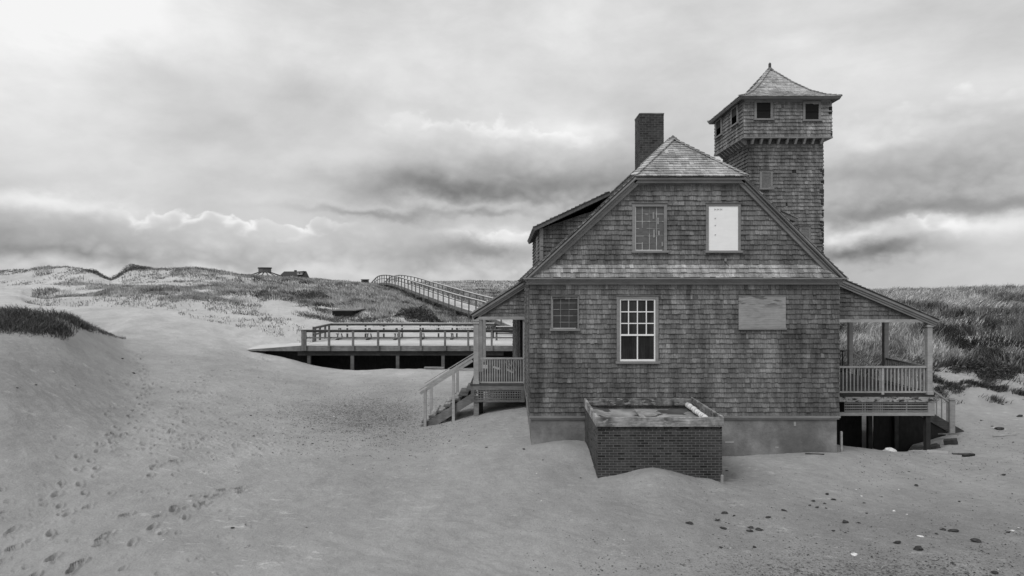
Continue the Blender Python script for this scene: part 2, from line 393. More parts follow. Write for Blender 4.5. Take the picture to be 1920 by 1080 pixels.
# low wind ripples, pressed in as true relief
rip_m = np.clip((fbm(XX*.35, YY*.35, 3, 21)-.45)*5, 0, 1)*np.clip((26-YY)/8, 0, 1)
wx = XX+1.2*fbm(XX*.7, YY*.7, 4, 5); wy = YY+1.6*fbm(XX*.6, YY*.6, 4, 6)
rip2 = np.clip((fbm(XX*.8, YY*.8, 3, 27)-.42)*6, 0, 1)
ZZ += rip_m*rip2*.006*np.sin((wx*1.0+wy*1.5+1.2*fbm(XX*.3, YY*.3, 2, 8))*13)
ZZ += np.clip((30-YY)/10, 0, 1)*(fbm(XX*5, YY*5, 3, 41)-.5)*.026*(.4+1.2*fbm(XX*.5, YY*.5, 2, 43))
_a = (850-CX)/F*10.3
for (cx__, cy__, rx__, ry__, am__) in ((_a-.6, 10.2, 2.0, 1.3, .012), (_a-3.2, 9.6, 1.4, .9, .010), (_a+1.6, 11.4, 1.6, .8, .008), (-9.5, 16.0, 1.8, 3.0, .012)):
    mk = np.exp(-((XX-cx__)/rx__)**2-((YY-cy__)/ry__)**2)
    ph = (wx*.75+wy*1.0)*9.5
    ZZ += am__*mk*np.sin(ph+1.5*np.sin(wx*1.3))*np.clip(fbm(XX*1.4, YY*1.4, 3, 88)*3-.8, 0, 1)
def dent(cx, cy, ang, L, W, dep):
    R = L*1.6; dep = dep*(1+.7*min(1, max(0, (cy-11)/8)))
    j0 = np.searchsorted(Ys, cy-R); j1 = np.searchsorted(Ys, cy+R)
    if j1-j0 < 2: return
    pc = CX+F*cx/cy; rp = F*R/cy
    i0 = np.searchsorted(pxs, pc-rp); i1 = np.searchsorted(pxs, pc+rp)
    sx = XX[j0:j1, i0:i1]-cx; sy = YY[j0:j1, i0:i1]-cy
    u = sx*math.cos(ang)+sy*math.sin(ang); v = -sx*math.sin(ang)+sy*math.cos(ang)
    d = np.sqrt((u/L)**2+(v/W)**2)
    ZZ[j0:j1, i0:i1] += -dep*np.exp(-(d*1.25)**4)+dep*.45*np.exp(-((d-1.25)/.35)**2)
def unproj(px, py):
    # walk along the view ray to the ground
    Yv = np.exp(np.linspace(math.log(6.2), math.log(120), 400)); x = (px-CX)/F*Yv
    dz = (CAMZ-(py-CY)/F*Yv)-height(x, Yv)
    k = np.argmax(dz < 0)
    return float(x[k]), float(Yv[k])
def trail(pts, step=.36, dep=.045, jit=.07):
    W = [unproj(*p) for p in pts]
    side = 1
    for (x0, y0), (x1, y1) in zip(W, W[1:]):
        L = math.hypot(x1-x0, y1-y0); n = max(1, int(L/step)); a = math.atan2(y1-y0, x1-x0)
        for k in range(n):
            t = k/n; side = -side
            if rnd.random() < .12: continue
            x = x0+(x1-x0)*t-math.sin(a)*side*.09+rnd.gauss(0, jit); y = y0+(y1-y0)*t+math.cos(a)*side*.09+rnd.gauss(0, jit)
            dent(x, y, a+rnd.uniform(-.3, .3), rnd.uniform(.09, .135), rnd.uniform(.04, .055), dep*rnd.uniform(1.0, 1.8))
trail([(-30, 1060), (70, 1010), (150, 930), (160, 880), (200, 830), (250, 790), (268, 745), (272, 715), (262, 690), (255, 665)])
trail([(-20, 1000), (60, 960), (120, 905), (150, 880), (230, 800)], .45, .04)
trail([(60, 1090), (150, 1040), (225, 985), (290, 970), (330, 955), (400, 940), (450, 925), (500, 915)], .3, .05, .09)
trail([(130, 1095), (160, 1050), (250, 1010), (300, 990), (340, 965)], .33, .05, .09)
trail([(0, 970), (90, 950), (170, 945), (250, 900), (300, 880), (380, 860)], .5, .04, .1)
trail([(300, 900), (280, 840), (330, 790), (350, 740), (400, 700), (480, 690), (500, 670)], .5, .035, .12)
trail([(480, 660), (520, 700), (500, 740)], .5, .035, .08)
trail([(250, 1040), (330, 960), (360, 935), (470, 910)], .28, .045, .1)
for k in range(420):
    px = rnd.gauss(420, 120); py = rnd.uniform(655, 860)
    if 200 < px < 650:
        x, y = unproj(px, py); dent(x, y, rnd.uniform(0, 3.1), rnd.uniform(.06, .10), rnd.uniform(.04, .06), rnd.uniform(.02, .055))
for k in range(80):
    px = rnd.uniform(-20, 480); py = rnd.uniform(820, 1080)
    x, y = unproj(px, py); dent(x, y, rnd.uniform(0, 3.1), rnd.uniform(.05, .09), rnd.uniform(.03, .05), rnd.uniform(.015, .04))
for k in range(260):
    px = rnd.uniform(560, 1400); py = rnd.gauss(920, 50)
    if py > 860:
        x, y = unproj(px, py); dent(x, y, rnd.uniform(-.4, .9), rnd.uniform(.05, .14), rnd.uniform(.03, .05), rnd.uniform(-.014, .012))

nrow, ncol = XX.shape
me = bpy.data.meshes.new('sand')
me.vertices.add(nrow*ncol)
me.vertices.foreach_set('co', np.stack([XX, YY, ZZ], -1).astype(np.float32).ravel())
idx = np.arange(nrow*ncol).reshape(nrow, ncol)
q = np.stack([idx[:-1, :-1], idx[:-1, 1:], idx[1:, 1:], idx[1:, :-1]], -1).reshape(-1, 4)
me.loops.add(q.size); me.loops.foreach_set('vertex_index', q.ravel().astype(np.int32))
me.polygons.add(len(q)); me.polygons.foreach_set('loop_start', (np.arange(len(q))*4).astype(np.int32))
me.polygons.foreach_set('loop_total', np.full(len(q), 4, np.int32)); me.polygons.foreach_set('use_smooth', np.ones(len(q), bool))
me.update(calc_edges=True)
m, g, bs = new_mat('sand')
geo = g.n('ShaderNodeNewGeometry').outputs['Position']
sep = g.n('ShaderNodeSeparateXYZ', {'Vector': geo}).outputs
X_, Y_, Z_ = sep[0], sep[1], sep[2]
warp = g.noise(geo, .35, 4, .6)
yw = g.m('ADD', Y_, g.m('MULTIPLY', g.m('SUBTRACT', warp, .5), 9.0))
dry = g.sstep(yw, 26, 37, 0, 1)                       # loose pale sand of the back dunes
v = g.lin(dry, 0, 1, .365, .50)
# right bank pale too
# patches of dry pale sand on the damp floor
pn = g.noise(g.scale(geo, (1, .55, 1)), .9, 8, .75)
v = g.m('MULTIPLY', v, g.sstep(pn, .3, .7, .88, 1.12))
pn2 = g.noise(g.scale(geo, (1, .8, 1), (4, 4, 0)), 3.6, 8, .8)
v = g.m('MULTIPLY', v, g.sstep(pn2, .32, .68, .93, 1.07))
bn = g.noise(geo, .16, 3, .5)
v = g.m('MULTIPLY', v, g.lin(bn, .3, .7, .9, 1.1))
lp = g.noise(g.scale(geo, (1.3, 2.6, 1)), 1.6, 7, .75)
msk = g.noise(geo, .28, 3, .5)
v = g.m('ADD', v, g.m('MULTIPLY', g.m('MULTIPLY', g.sstep(lp, .58, .66, 0, .15), g.sstep(msk, .42, .58, 0, 1)), g.m('SUBTRACT', 1.0, dry)))
# gravelly lag: dark grains in two areas
def blob(cx, cy, sx, sy):
    a = g.m('DIVIDE', g.m('SUBTRACT', X_, cx), sx); b = g.m('DIVIDE', g.m('SUBTRACT', Y_, cy), sy)
    return g.m('EXPONENT', g.m('MULTIPLY', g.m('ADD', g.m('MULTIPLY', a, a), g.m('MULTIPLY', b, b)), -1.0))
gx, gy = unproj(690, 775)
b1 = blob(gx, gy, 3.0, 5.0)
gx2, gy2 = unproj(1560, 1070)
b2 = g.m('MULTIPLY', blob(gx2+.5, gy2-.6, 4.6, 2.1), .9)
area = g.m('ADD', g.m('ADD', b1, b2), .14)
grn = g.noise(geo, 22, 3, .8)
grn2 = g.noise(g.scale(geo, (1, 1.0, 1)), 9, 4, .8)
thr = g.lin(area, 0, 1, .78, .52)
dark = g.m('MULTIPLY', g.sstep(g.m('SUBTRACT', g.m('MAXIMUM', grn, g.m('MULTIPLY', grn2, .98)), thr), 0, .06, 0, 1), .62)
v = g.m('MULTIPLY', v, g.m('SUBTRACT', 1.0, dark))
v = g.m('MULTIPLY', v, g.m('SUBTRACT', 1.0, g.m('MULTIPLY', b1, .10)))
gx3, gy3 = unproj(1560, 990); gx4, gy4 = unproj(40, 730)
v = g.m('MULTIPLY', v, g.m('SUBTRACT', 1.0, g.m('MULTIPLY', blob(gx3+1, gy3-1, 6.5, 3.6), .26)))  # right foreground darkened: damp sand, plus lens vignette put into the colour
v = g.m('MULTIPLY', v, g.m('SUBTRACT', 1.0, g.m('MULTIPLY', blob(gx4-1, gy4, 3.2, 3.6), .20)))
fg = g.noise(geo, 34, 3, .8)
gx5, gy5 = unproj(520, 800)
rg = g.m('MINIMUM', g.m('ADD', g.m('ADD', blob(gx5, gy5, 6.5, 9.0), blob(gx3+1, gy3-1, 7, 3.2)), .15), 1.0)
v = g.m('MULTIPLY', v, g.m('ADD', 1.0, g.m('MULTIPLY', g.lin(fg, .3, .7, -.22, .22), rg)))
v = g.m('MULTIPLY', v, .96)
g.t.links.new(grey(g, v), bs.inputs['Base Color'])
bs.inputs['Roughness'].default_value = .95; bs.inputs['Specular IOR Level'].default_value = .1
bh = g.m('ADD', g.m('MULTIPLY', g.noise(geo, 4, 7, .75), .08), g.m('MULTIPLY', grn, .012))
wv = g.n('ShaderNodeTexWave', {'Vector': g.scale(geo, (1, 1.6, 1)), 'Scale': 1.9, 'Distortion': 5.0, 'Detail': 3.0, 'Detail Scale': 1.3}, bands_direction='DIAGONAL').outputs['Fac']
bh = g.m('ADD', bh, g.m('MULTIPLY', g.m('MULTIPLY', wv, g.sstep(bn, .45, .65, 0, 1)), .005))
bn_ = g.n('ShaderNodeBump', {'Height': bh, 'Strength': .8, 'Distance': 1.0})
g.t.links.new(bn_.outputs[0], bs.inputs['Normal'])
me.materials.append(m)
o = bpy.data.objects.new('sand', me); COL.objects.link(o); tag(o, None, None, kind='structure')
M['sand'] = m
# rim of ground behind the camera and out to the horizon
mb = MB(); R = 3000
mb.face([(-R,-R,-3),(R,-R,-3),(R,R,-3),(-R,R,-3)]); o = mb.build('ground', m); o['kind'] = 'structure'

# ------------------------------------------------------------------ grass
def blades(name, X, Y, hgt, lean, tone, wid, kind_mat='grass', spread=.35, label=None, parent=None, Zoff=-.02):
    n = len(X); Z = height(X, Y)+Zoff
    hgt = np.broadcast_to(hgt, (n,)); wid = np.broadcast_to(wid, (n,))
    az = nr.uniform(0, 2*np.pi, n); sp = nr.uniform(0, spread, n)
    cx_ = fbm(X*.5, Y*.35, 3, 301)*3-1.0; cy_ = (fbm(X*.6, Y*.4, 3, 305)-.5)*1.2
    lx = lean[0]*cx_*nr.uniform(.5, 1.4, n)+np.cos(az)*sp; ly = lean[1]*nr.uniform(.5, 1.5, n)+np.sin(az)*sp+cy_*abs(lean[0])
    fa = nr.uniform(-.7, .7, n); sx = np.cos(fa)*wid/2; sy = np.sin(fa)*wid/2
    V = np.zeros((n, 5, 3), np.float32)
    V[:, 0] = np.stack([X-sx, Y-sy, Z], -1); V[:, 1] = np.stack([X+sx, Y+sy, Z], -1)
    mx = X+lx*hgt*.35; my = Y+ly*hgt*.35; mz = Z+hgt*.6
    V[:, 2] = np.stack([mx+sx*.8, my+sy*.8, mz], -1); V[:, 3] = np.stack([mx-sx*.8, my-sy*.8, mz], -1)
    V[:, 4] = np.stack([X+lx*hgt*1.0, Y+ly*hgt*1.0, Z+hgt*(1-.25*np.hypot(lx, ly))], -1)
    b = (np.arange(n)*5)[:, None]
    quad = b+np.array([0, 1, 2, 3]); tri = b+np.array([3, 2, 4])
    loops = np.concatenate([quad, tri], 1).ravel().astype(np.int32)
    ls = np.stack([np.arange(n)*7, np.arange(n)*7+4], 1).ravel().astype(np.int32)
    lt = np.tile(np.array([4, 3], np.int32), n)
    me = bpy.data.meshes.new(name); me.vertices.add(n*5); me.vertices.foreach_set('co', V.ravel())
    me.loops.add(len(loops)); me.loops.foreach_set('vertex_index', loops)
    me.polygons.add(2*n); me.polygons.foreach_set('loop_start', ls); me.polygons.foreach_set('loop_total', lt)
    me.update(calc_edges=True)
    a = me.attributes.new('tone', 'FLOAT', 'FACE'); a.data.foreach_set('value', np.repeat(tone, 2).astype(np.float32))
    me.materials.append(M[kind_mat])
    o = bpy.data.objects.new(name, me); COL.objects.link(o)
    if parent: o.parent = parent
    return o

def sample(n, px0, px1, Y0, Y1, dens):
    """n candidates spread over a view-fan area, thinned by dens(px, Y, X) in 0..1"""
    px = nr.uniform(px0, px1, n); Y = np.exp(nr.uniform(math.log(Y0), math.log(Y1), n)); X = (px-CX)/F*Y
    k = nr.uniform(0, 1, n) < dens(px, Y, X)
    return px[k], Y[k], X[k]
ss = lambda a, lo, hi: (lambda t: t*t*(3-2*t))(np.clip((a-lo)/(hi-lo), 0, 1))

# right hand field
def d_right(px, Y, X):
    edge = 27.0+(fbm(X*.35, X*0+1.7, 3, 61)-.5)*7-ss(px, 1750, 1880)*1.2
    f = ss(Y, edge-.4, edge+.9)
    return f*(.35+.65*ss(fbm(X*.8, Y*.8, 3, 51), .3, .5))
px, Y, X = sample(185000, 1395, 2300, 23.5, 125, d_right)
cl = fbm(X*.55, Y*.55, 4, 71); cl2 = fbm(X*2.5, Y*1.2, 3, 75)
dk = 1-ss(Y, 27, 36)*.75
cl3 = fbm(X*.22, Y*.16, 3, 79)
tone = (.50-.38*dk*ss(cl, .25, .6)-.30*ss(cl3, .48, .66)+.5*(cl2-.5))*nr.uniform(.45, 1.45, len(X))
tone = np.clip(tone, .03, .75)
lean_ = (1.15, -.2)
g1 = blades('beach_grass', X, Y, nr.uniform(.3, .8, len(X))*np.clip(.15+1.6*fbm(X*.9, Y*.6, 3, 77), .3, 1.3), lean_, tone, .009+.0006*Y, spread=.7)
tag(g1, 'dense wind-bent beach grass covering the slope right of the shingled station', 'beach grass', kind='stuff')
# creeping dark growth over the sand bank
def d_vine(px, Y, X):
    w = ss(px, 1680, 1790)
    return w*ss(fbm(X*1.3, Y*1.6, 4, 81), .47, .56)*(1-ss(Y, 27, 28.5))*ss(Y, 23.2, 24.6+(1-ss(px,1780,1860))*2.0)
px, Y, X = sample(90000, 1640, 2200, 23.0, 29, d_vine)
g2 = blades('creeping_vine', X, Y, nr.uniform(.06, .3, len(X)), (.6, -.4), nr.uniform(.02, .15, len(X)), .018, 'leaf', 1.2)
tag(g2, 'dark creeping ground cover trailing down the pale sand bank at the right edge', 'ground cover', kind='stuff')
# left front dune, dark
def d_left(px, Y, X):
    c = np.interp(px, [-400, 0, 60, 120, 150, 175, 200, 236], [18.0, 18.7, 19.3, 20.4, 22.0, 24.0, 26.8, 29.4])
    wd = np.interp(px, [-400, 100, 150, 180, 240], [3.6, 3.0, 2.6, 2.0, 1.6]); c = c-np.interp(px, [-400, 120, 170, 240], [1.1, 1.0, .5, .2])
    n_ = (fbm(X*.9, Y*.3, 3, 91)-.5)*1.6
    return ss(Y, c+n_-.2, c+n_+.7)*(1-ss(Y, c+wd-1, c+wd))*(.35+.65*ss(fbm(X*1.1, Y*1.1, 3, 95), .3, .46))*(1-.7*ss(px, 168, 180)*(1-ss(px, 180, 192)))
px, Y, X = sample(230000, -500, 236, 17, 32, d_left)
g3 = blades('dune_grass', X, Y, nr.uniform(.08, .34, len(X))*(1-.75*ss(px, 140, 232))*(.5+fbm(X*1.3, Y*1.3, 3, 93)), (-.35, 0), nr.uniform(.02, .15, len(X)), .013, spread=1.3)
tag(g3, 'dark wiry growth along the crest of the near dune at the left edge', 'dune grass', kind='stuff')
# grassy hill behind the deck
def d_hill(px, Y, X):
    n1 = fbm(X*.32, Y*.32, 4, 101)
    thr = np.interp(px, [80, 300, 420, 520, 650], [.58, .50, .42, .24, .02])
    low = np.interp(px, [60, 400, 560, 700, 940], [45, 50, 51, 47.5, 49])+(fbm(X*.5, X*0, 3, 103)-.5)*4
    return ss(n1, thr, thr+.12)*ss(Y, low, low+1.5)*(1-.6*ss(Y, 85, 100))
px, Y, X = sample(230000, 60, 1010, 43, 150, d_hill)
cl = fbm(X*.4, Y*.4, 4, 111)
cl2 = fbm(X*1.3, Y*.9, 3, 113)
tone = np.clip((.36-.26*ss(cl, .52, .78)-.25*ss(cl2, .5, .8))*nr.uniform(.55, 1.4, len(X)), .05, .7)
g4 = blades('hill_grass', X, Y, nr.uniform(.15, .42, len(X)), (-.55, -.1), tone, .008+.0005*Y, spread=.7)
tag(g4, 'mid grey dune grass on the hill between the viewing deck and the long boardwalk', 'dune grass', kind='stuff')
# wind combed band on the middle dune
def d_mid(px, Y, X):
    c = np.interp(px, [60, 200, 330, 480], [50, 47.5, 47.5, 49.5])
    wdt = np.interp(px, [60, 200, 330, 480], [.6, 2.6, 4.0, 1.5])
    return ss(px, 60, 150)*(1-ss(px, 400, 500))*ss(Y, c-wdt-1.2, c-wdt+1.2)*(1-ss(Y, c+wdt-.5, c+wdt+1))*ss(fbm(X*.5, Y*.5, 4, 121), .36, .52)
px, Y, X = sample(36000, 60, 500, 42, 56, d_mid)
g5 = blades('wind_combed_grass', X, Y, nr.uniform(.15, .36, len(X)), (1.0, -.15), np.clip(nr.uniform(.2, .55, len(X))*(1-.6*ss(fbm(X*1.2, Y*1.2, 3, 127), .5, .7)), .05, .7), .024, spread=.35)
tag(g5, 'pale wind-combed grass band on the middle dune left of the hill', 'dune grass', kind='stuff')
# sparse tufts on pale dunes and far crests
def tufts(n, px0, px1, Y0, Y1, dens, per, hh, tn, sd, rad=.25):
    px, Y, X = sample(n, px0, px1, Y0, Y1, dens)
    X = np.repeat(X, per)+nr.normal(0, rad, len(X)*per); Y = np.repeat(Y, per)+nr.normal(0, rad*.8, len(Y)*per)
    return X, Y
def d_sp(px, Y, X):
    crest = ss(Y, 57, 66)*(1-ss(Y, 76, 82))*(px < 620)*np.where(np.abs(px-212)<14, 0, 1)
    slope = ss(Y, 38, 43)*(1-ss(Y, 47, 50))*(px > 60)*(1-ss(px, 560, 700))
    back = ss(Y, 52, 56)*(1-ss(px, 330, 520)*0)*(px > 330)*(1-ss(Y, 66, 70))
    return np.clip((crest*.9+slope*.6+back*.5)*ss(fbm(X*.5, Y*.5, 3, 131), .42, .6), 0, 1)
X, Y = tufts(17000, -120, 900, 36, 84, d_sp, 9, 0, 0, 0, .22)
g6 = blades('sparse_tufts', X, Y, nr.uniform(.06, .26, len(X)), (-.1, 0), nr.uniform(.05, .3, len(X)), .010+.0005*Y, spread=1.3)
tag(g6, 'small scattered grass tufts on the pale far dunes at left', 'grass tufts', kind='stuff')
def d_bk(px, Y, X):
    return ss(fbm(X*.7, Y*.9, 3, 141), .48, .56)*ss(Y, 43.5, 45)*(1-ss(Y, 47.5, 49.5))*np.interp(px, [540, 600, 740, 790, 870, 960], [.3, 1, .8, .3, 1, 1])
X, Y = tufts(1300, 560, 990, 43, 50, d_bk, 18, 0, 0, 0, .3)
g7 = blades('bank_scrub', X, Y, nr.uniform(.08, .3, len(X)), (-.1, -.4), nr.uniform(.04, .26, len(X)), .026, 'leaf', 1.1)
tag(g7, 'dark scrub hanging over the eroded sand bank just behind the viewing deck', 'scrub', kind='stuff')

def shrub(px, py, Y, rx, ry, h, n, label, tn=(.03, .17)):
    x = PX(px, Y); z = H(x, Y)
    t = thing('shrub', (x, Y, z), label, 'shrub')
    mb = MB()
    ph = [rnd.uniform(0, 6.28) for _ in range(4)]
    for k in range(int(n*1.5)):
        a = rnd.uniform(0, 2*math.pi); r = math.sqrt(rnd.random())*(1+.25*math.sin(3*a+ph[0])+.15*math.sin(5*a+ph[1]))
        u = r*math.cos(a); w = r*math.sin(a)
        zz = h*max(0, 1-.75*r*r)*rnd.random()**.8*(1+.35*math.sin(5*u+ph[2])*math.cos(4*w+ph[3]))
        X0 = x+u*rx; Y0 = Y+w*ry; Z0 = z+H(X0, Y0)-z if k % 9 == 0 else None
        c = Vector((X0, Y0, z+zz+(hz(X0, Y0)-z)))
        s = rnd.uniform(.02, .06)
        d1 = Vector((rnd.uniform(-1, 1), rnd.uniform(-1, 1), rnd.uniform(-.2, 1))).normalized(); d2 = d1.cross(Vector((rnd.uniform(-1,1), rnd.uniform(-1,1), rnd.uniform(-1,1)))).normalized()
        mb.face([c-d1*s*1.6, c+d2*s*.45, c+d1*s*1.6, c-d2*s*.45], rnd.uniform(*tn))
    mb.build('foliage', M['leaf'], t)
    mb = MB()
    for k in range(16):
        a = rnd.uniform(0, 6.28); r = rnd.random()*.8
        x1 = x+rx*r*math.cos(a); y1 = Y+ry*r*math.sin(a)
        mb.beam((x+rx*r*.5*math.cos(a), Y+ry*r*.5*math.sin(a), hz(x1, y1)-.1), (x1, y1, hz(x1, y1)+h*.8*(1-.5*r)), .03, .03, 1, 0, w2=.012, h2=.012)
    mb.build('stem', M['stem'], t)
_hc = {}
def hz(x, y):
    k = (round(x*4), round(y*4))
    if k not in _hc: _hc[k] = H(k[0]/4, k[1]/4)
    return _hc[k]
shrub(243, 515, 68, 2.3, 1.6, .6, 2600, 'dark shrub on the right lip of the notch in the skyline dunes')
shrub(186, 512, 69, 1.3, 1.4, .5, 1500, 'small dark shrub on the left lip of the notch in the skyline dunes')
shrub(786, 590, 48.0, 1.7, 1.1, 1.0, 4200, 'round dark shrub on the bank behind the viewing deck, below the boardwalk', (.02, .12))
shrub(590, 560, 55, 1.6, 1.2, .6, 1500, 'low dark shrub in the middle of the grassy hill', (.05, .12))
shrub(1850, 690, 27.0, 1.3, .8, .5, 2600, 'large dark shrub at the foot of the right grass slope above bare sand', (.02, .14))

# ------------------------------------------------------------------ station house
D = 15.5
xL, xR = PX(994, D), PX(1572, D)
st = thing('station_house', (4.3, D, .9), 'weathered shingled station with gabled front, square lookout tower and side porches', 'house')
YB = 29.0
zt = PZ(533, D); zb = PZ(781, D)
EX, EY, EZ = Vector((1,0,0)), Vector((0,1,0)), Vector((0,0,1))
def rect(px0, px1, py0, py1, Y): return (PX(px0, Y), PX(px1, Y), PZ(py1, Y), PZ(py0, Y))
# front wall below the ledge
h_w1 = rect(1159, 1232, 557, 679, D); h_w2 = rect(1035, 1083, 556, 616, D); h_ply = rect(1386, 1470, 557, 616, D)
def wall_face(mb, O, U, V, N, poly, **kw):
    shingles(mb, O, U, V, N, poly, **kw)
mb = MB()
poly = [(xL, zb), (xR, zb), (xR, zt), (xL, zt)]
wall_face(mb, (0, D, 0), EX, EZ, -EY, [(xL-.02, zb), (xR+.02, zb), (xR+.02, zt), (xL-.02, zt)], holes=[h_w1, h_w2])
mb.face([(xL, D+.004, zb), (xR, D+.004, zb), (xR, D+.004, zt), (xL, D+.004, zt)], .2)
fw = mb.build('front_wall', M['shingle'], st)
# side walls and back
mb = MB()
wall_face(mb, (xL, 0, 0), -EY, EZ, -EX, [(-YB, zb), (-D, zb), (-D, zt+.05), (-YB, zt+.05)], mean=.85)
mb.face([(xL+.004, D, zb), (xL+.004, YB, zb), (xL+.004, YB, zt+.05), (xL+.004, D, zt+.05)], .2)
mb.build('side_wall', M['shingle'], st)
mb = MB()
wall_face(mb, (xR, 0, 0), EY, EZ, EX, [(D, zb), (YB, zb), (YB, zt+.05), (D, zt+.05)], wm=.16)
mb.face([(xR-.004, D, zb), (xR-.004, YB, zb), (xR-.004, YB, zt+.05), (xR-.004, D, zt+.05)], .2)
mb.build('side_wall', M['shingle'], st)
mb = MB(); mb.box(xL+.01, xR-.01, YB-.02, YB, zb-.5, zt+.1); mb.face([(xL, YB, zt), (xR, YB, zt), (4.4, YB, 8.7)])
mb.build('back_wall', M['shingle'], st)
# foundation
mb = MB(); mb.box(xL+.03, xR-.03, D+.02, YB-.03, -1.2, PZ(783, D)-.002); fo = mb.build('foundation', M['concrete'], st)
mb = MB()
for (a, b, c, d) in ((1624, 1628, 791, 799), (1400, 1416, 828, 831), (1494, 1500, 838, 841)):
    x0, x1, z0, z1 = PX(a-135 if a > 1600 else a-40, D), PX(b-135 if a > 1600 else b-40, D), PZ(d, D), PZ(c, D)
    mb = MB(); mb.box(x0, x1, D+.012, D+.021, z0, z1); mb.build('patch', M['porchpaint'], fo)
mb = MB(); mb.box(xL-.03, xR+.03, D-.05, D+.06, PZ(783, D), PZ(779.5, D)); mb.box(xL-.045, xL+.06, D+.06, YB, PZ(783, D), PZ(779.5, D)); mb.box(xL-.01, xR+.01, D-.028, D+.05, PZ(786, D), PZ(783, D)-.001)
mb.build('water_table', M['trim'], st)
# ledge / cornice
mb = MB()
prof = [(521.0, 523.2, .23), (523.2, 525.2, .19), (525.2, 528, .13), (528, 533.5, .075)]
for (a, b, out) in prof:
    mb.box(xL-.05-out*.55, xR+.03+out*.45, D-out, D+.05, PZ(b, D), PZ(a, D))
mb.build('cornice', M['trim'], st)
# gable trapezoid
s_l = .931; s_r = 1.017
zc = PZ(521, D); zg = PZ(333, D); xl0, xl1 = PX(985, D), PX(1187, D); xr0, xr1 = PX(1578, D), PX(1393, D)
ins = .15
def xl(z): return xl0+(z-zc)/s_l+ins*1.2
def xr(z): return xr0-(z-zc)/s_r-ins*1.2
h_g1 = rect(1187, 1249, 383, 469, D); h_g2 = rect(1325, 1386, 383, 469, D)
fl = .34
mb = MB()
zf = zc+fl
P_up = [(xl(zf), zf), (xr(zf), zf), (xr(zg-.08), zg-.08), (xl(zg-.08), zg-.08)]
wall_face(mb, (0, D, 0), EX, EZ, -EY, P_up, holes=[h_g1, h_g2], mean=1.05)
mb.face([(u, D+.004, w) for u, w in P_up], .2)
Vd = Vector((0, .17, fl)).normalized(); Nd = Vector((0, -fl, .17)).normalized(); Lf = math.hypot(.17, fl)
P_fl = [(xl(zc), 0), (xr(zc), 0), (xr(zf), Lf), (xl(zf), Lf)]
wall_face(mb, (0, D-.17, zc+.003), EX, Vd, Nd, P_fl, mean=2.1)  # flare courses toned paler: bleached, plus extra sky light put into the tone
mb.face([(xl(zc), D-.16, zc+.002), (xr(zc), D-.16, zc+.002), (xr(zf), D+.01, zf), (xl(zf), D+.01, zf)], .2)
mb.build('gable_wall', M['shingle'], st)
# roof: two slopes, clipped gable in front
Yf = 15.3
xa = 4.38; za = 8.90; Ya = 16.92
zl_, zr_ = zc, zc
def slab(mb, a, b, c, d, th, tone=1.0):
    a, b, c, d = map(Vector, (a, b, c, d)); n = (b-a).cross(d-a).normalized()
    if n.z < 0: n = -n
    mb.hexa([a-n*th, b-n*th, c-n*th, d-n*th, a, b, c, d], tone)
mb = MB()
xle = xl0-.02; xre = xr0+.02
# left slope from eave to ridge; front corner is clipped by the hip
def roofside(sgn, xe, slope):
    ze = zc-.005; N = Vector((-sgn*-1, 0, 0))
    xh = xl1 if sgn < 0 else xr1
    ze_ = zc; zh = zg
    A = Vector((xe, Yf, ze_)); B = Vector((xe, YB+.2, ze_)); C = Vector((xa, YB+.2, za)); Dp = Vector((xa, Ya, za)); E = Vector((xh, Yf, zh))
    n = (B-A).cross(E-A).normalized()
    if n.z < 0: n = -n
    pts = [A, B, C, Dp, E]
    mb.face(pts, .22); low = [p-n*.09 for p in pts]; mb.face(low[::-1], .22)
    for i in range(5):
        j = (i+1) % 5; mb.face([pts[i], pts[j], low[j], low[i]], .3)
    # shingle courses
    V = (C-B).normalized(); U = Vector((0, 1, 0)); L = (C-B).length; Lh = (E-A).length
    poly = [(Yf-.03, 0), (YB+.2, 0), (YB+.2, L), (Ya, L), (Yf-.03, Lh)]
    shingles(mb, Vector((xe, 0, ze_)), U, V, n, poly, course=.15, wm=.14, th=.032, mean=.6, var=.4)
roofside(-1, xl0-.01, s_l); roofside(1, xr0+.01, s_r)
# hip
A = Vector((xl1-.02, Yf-.02, zg)); B = Vector((xr1+.02, Yf-.02, zg)); C = Vector((xa, Ya, za+.02))
n = (B-A).cross(C-A).normalized(); V = (C-(A+B)/2); V = (C-Vector((xa, Yf-.02, zg))).normalized(); L = (C-Vector((xa, Yf-.02, zg))).length
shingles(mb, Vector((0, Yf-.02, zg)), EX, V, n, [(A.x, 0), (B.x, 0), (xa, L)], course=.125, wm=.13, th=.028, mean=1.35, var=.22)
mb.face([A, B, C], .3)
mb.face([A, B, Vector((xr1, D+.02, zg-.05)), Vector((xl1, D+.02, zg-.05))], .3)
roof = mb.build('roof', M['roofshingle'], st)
# hip and ridge caps
mb = MB()
for Q, m_ in ((A, 14), (B, 14)):
    for k in range(m_):
        a = Q.lerp(C, k/m_); b = Q.lerp(C, (k+1)/m_)
        dn = (b-a).normalized(); up = Vector((0, 0, 1))
        mb.beam(a+Vector((0, 0, .045)), b+Vector((0, 0, .022)), .17, .022, rnd.uniform(1.0, 1.4))
for k in range(60):
    y0 = Ya+(YB-Ya)*k/60; y1 = Ya+(YB-Ya)*(k+1)/60
    mb.beam((xa, y0, za+.06), (xa, y1, za+.04), .2, .03, rnd.uniform(.7, 1.1))
mb.face([C+Vector((-.16, -.12, -.07)), C+Vector((.16, -.12, -.07)), C+Vector((0, .02, .12))], .5)
mb.face([C+Vector((-.16, -.12, -.07)), C+Vector((0, .02, .12)), C+Vector((-.14, .2, -.02))], .5)
mb.face([C+Vector((.16, -.12, -.07)), C+Vector((.14, .2, -.02)), C+Vector((0, .02, .12))], .5)
mb.build('ridge_cap', M['roofshingle'], roof)
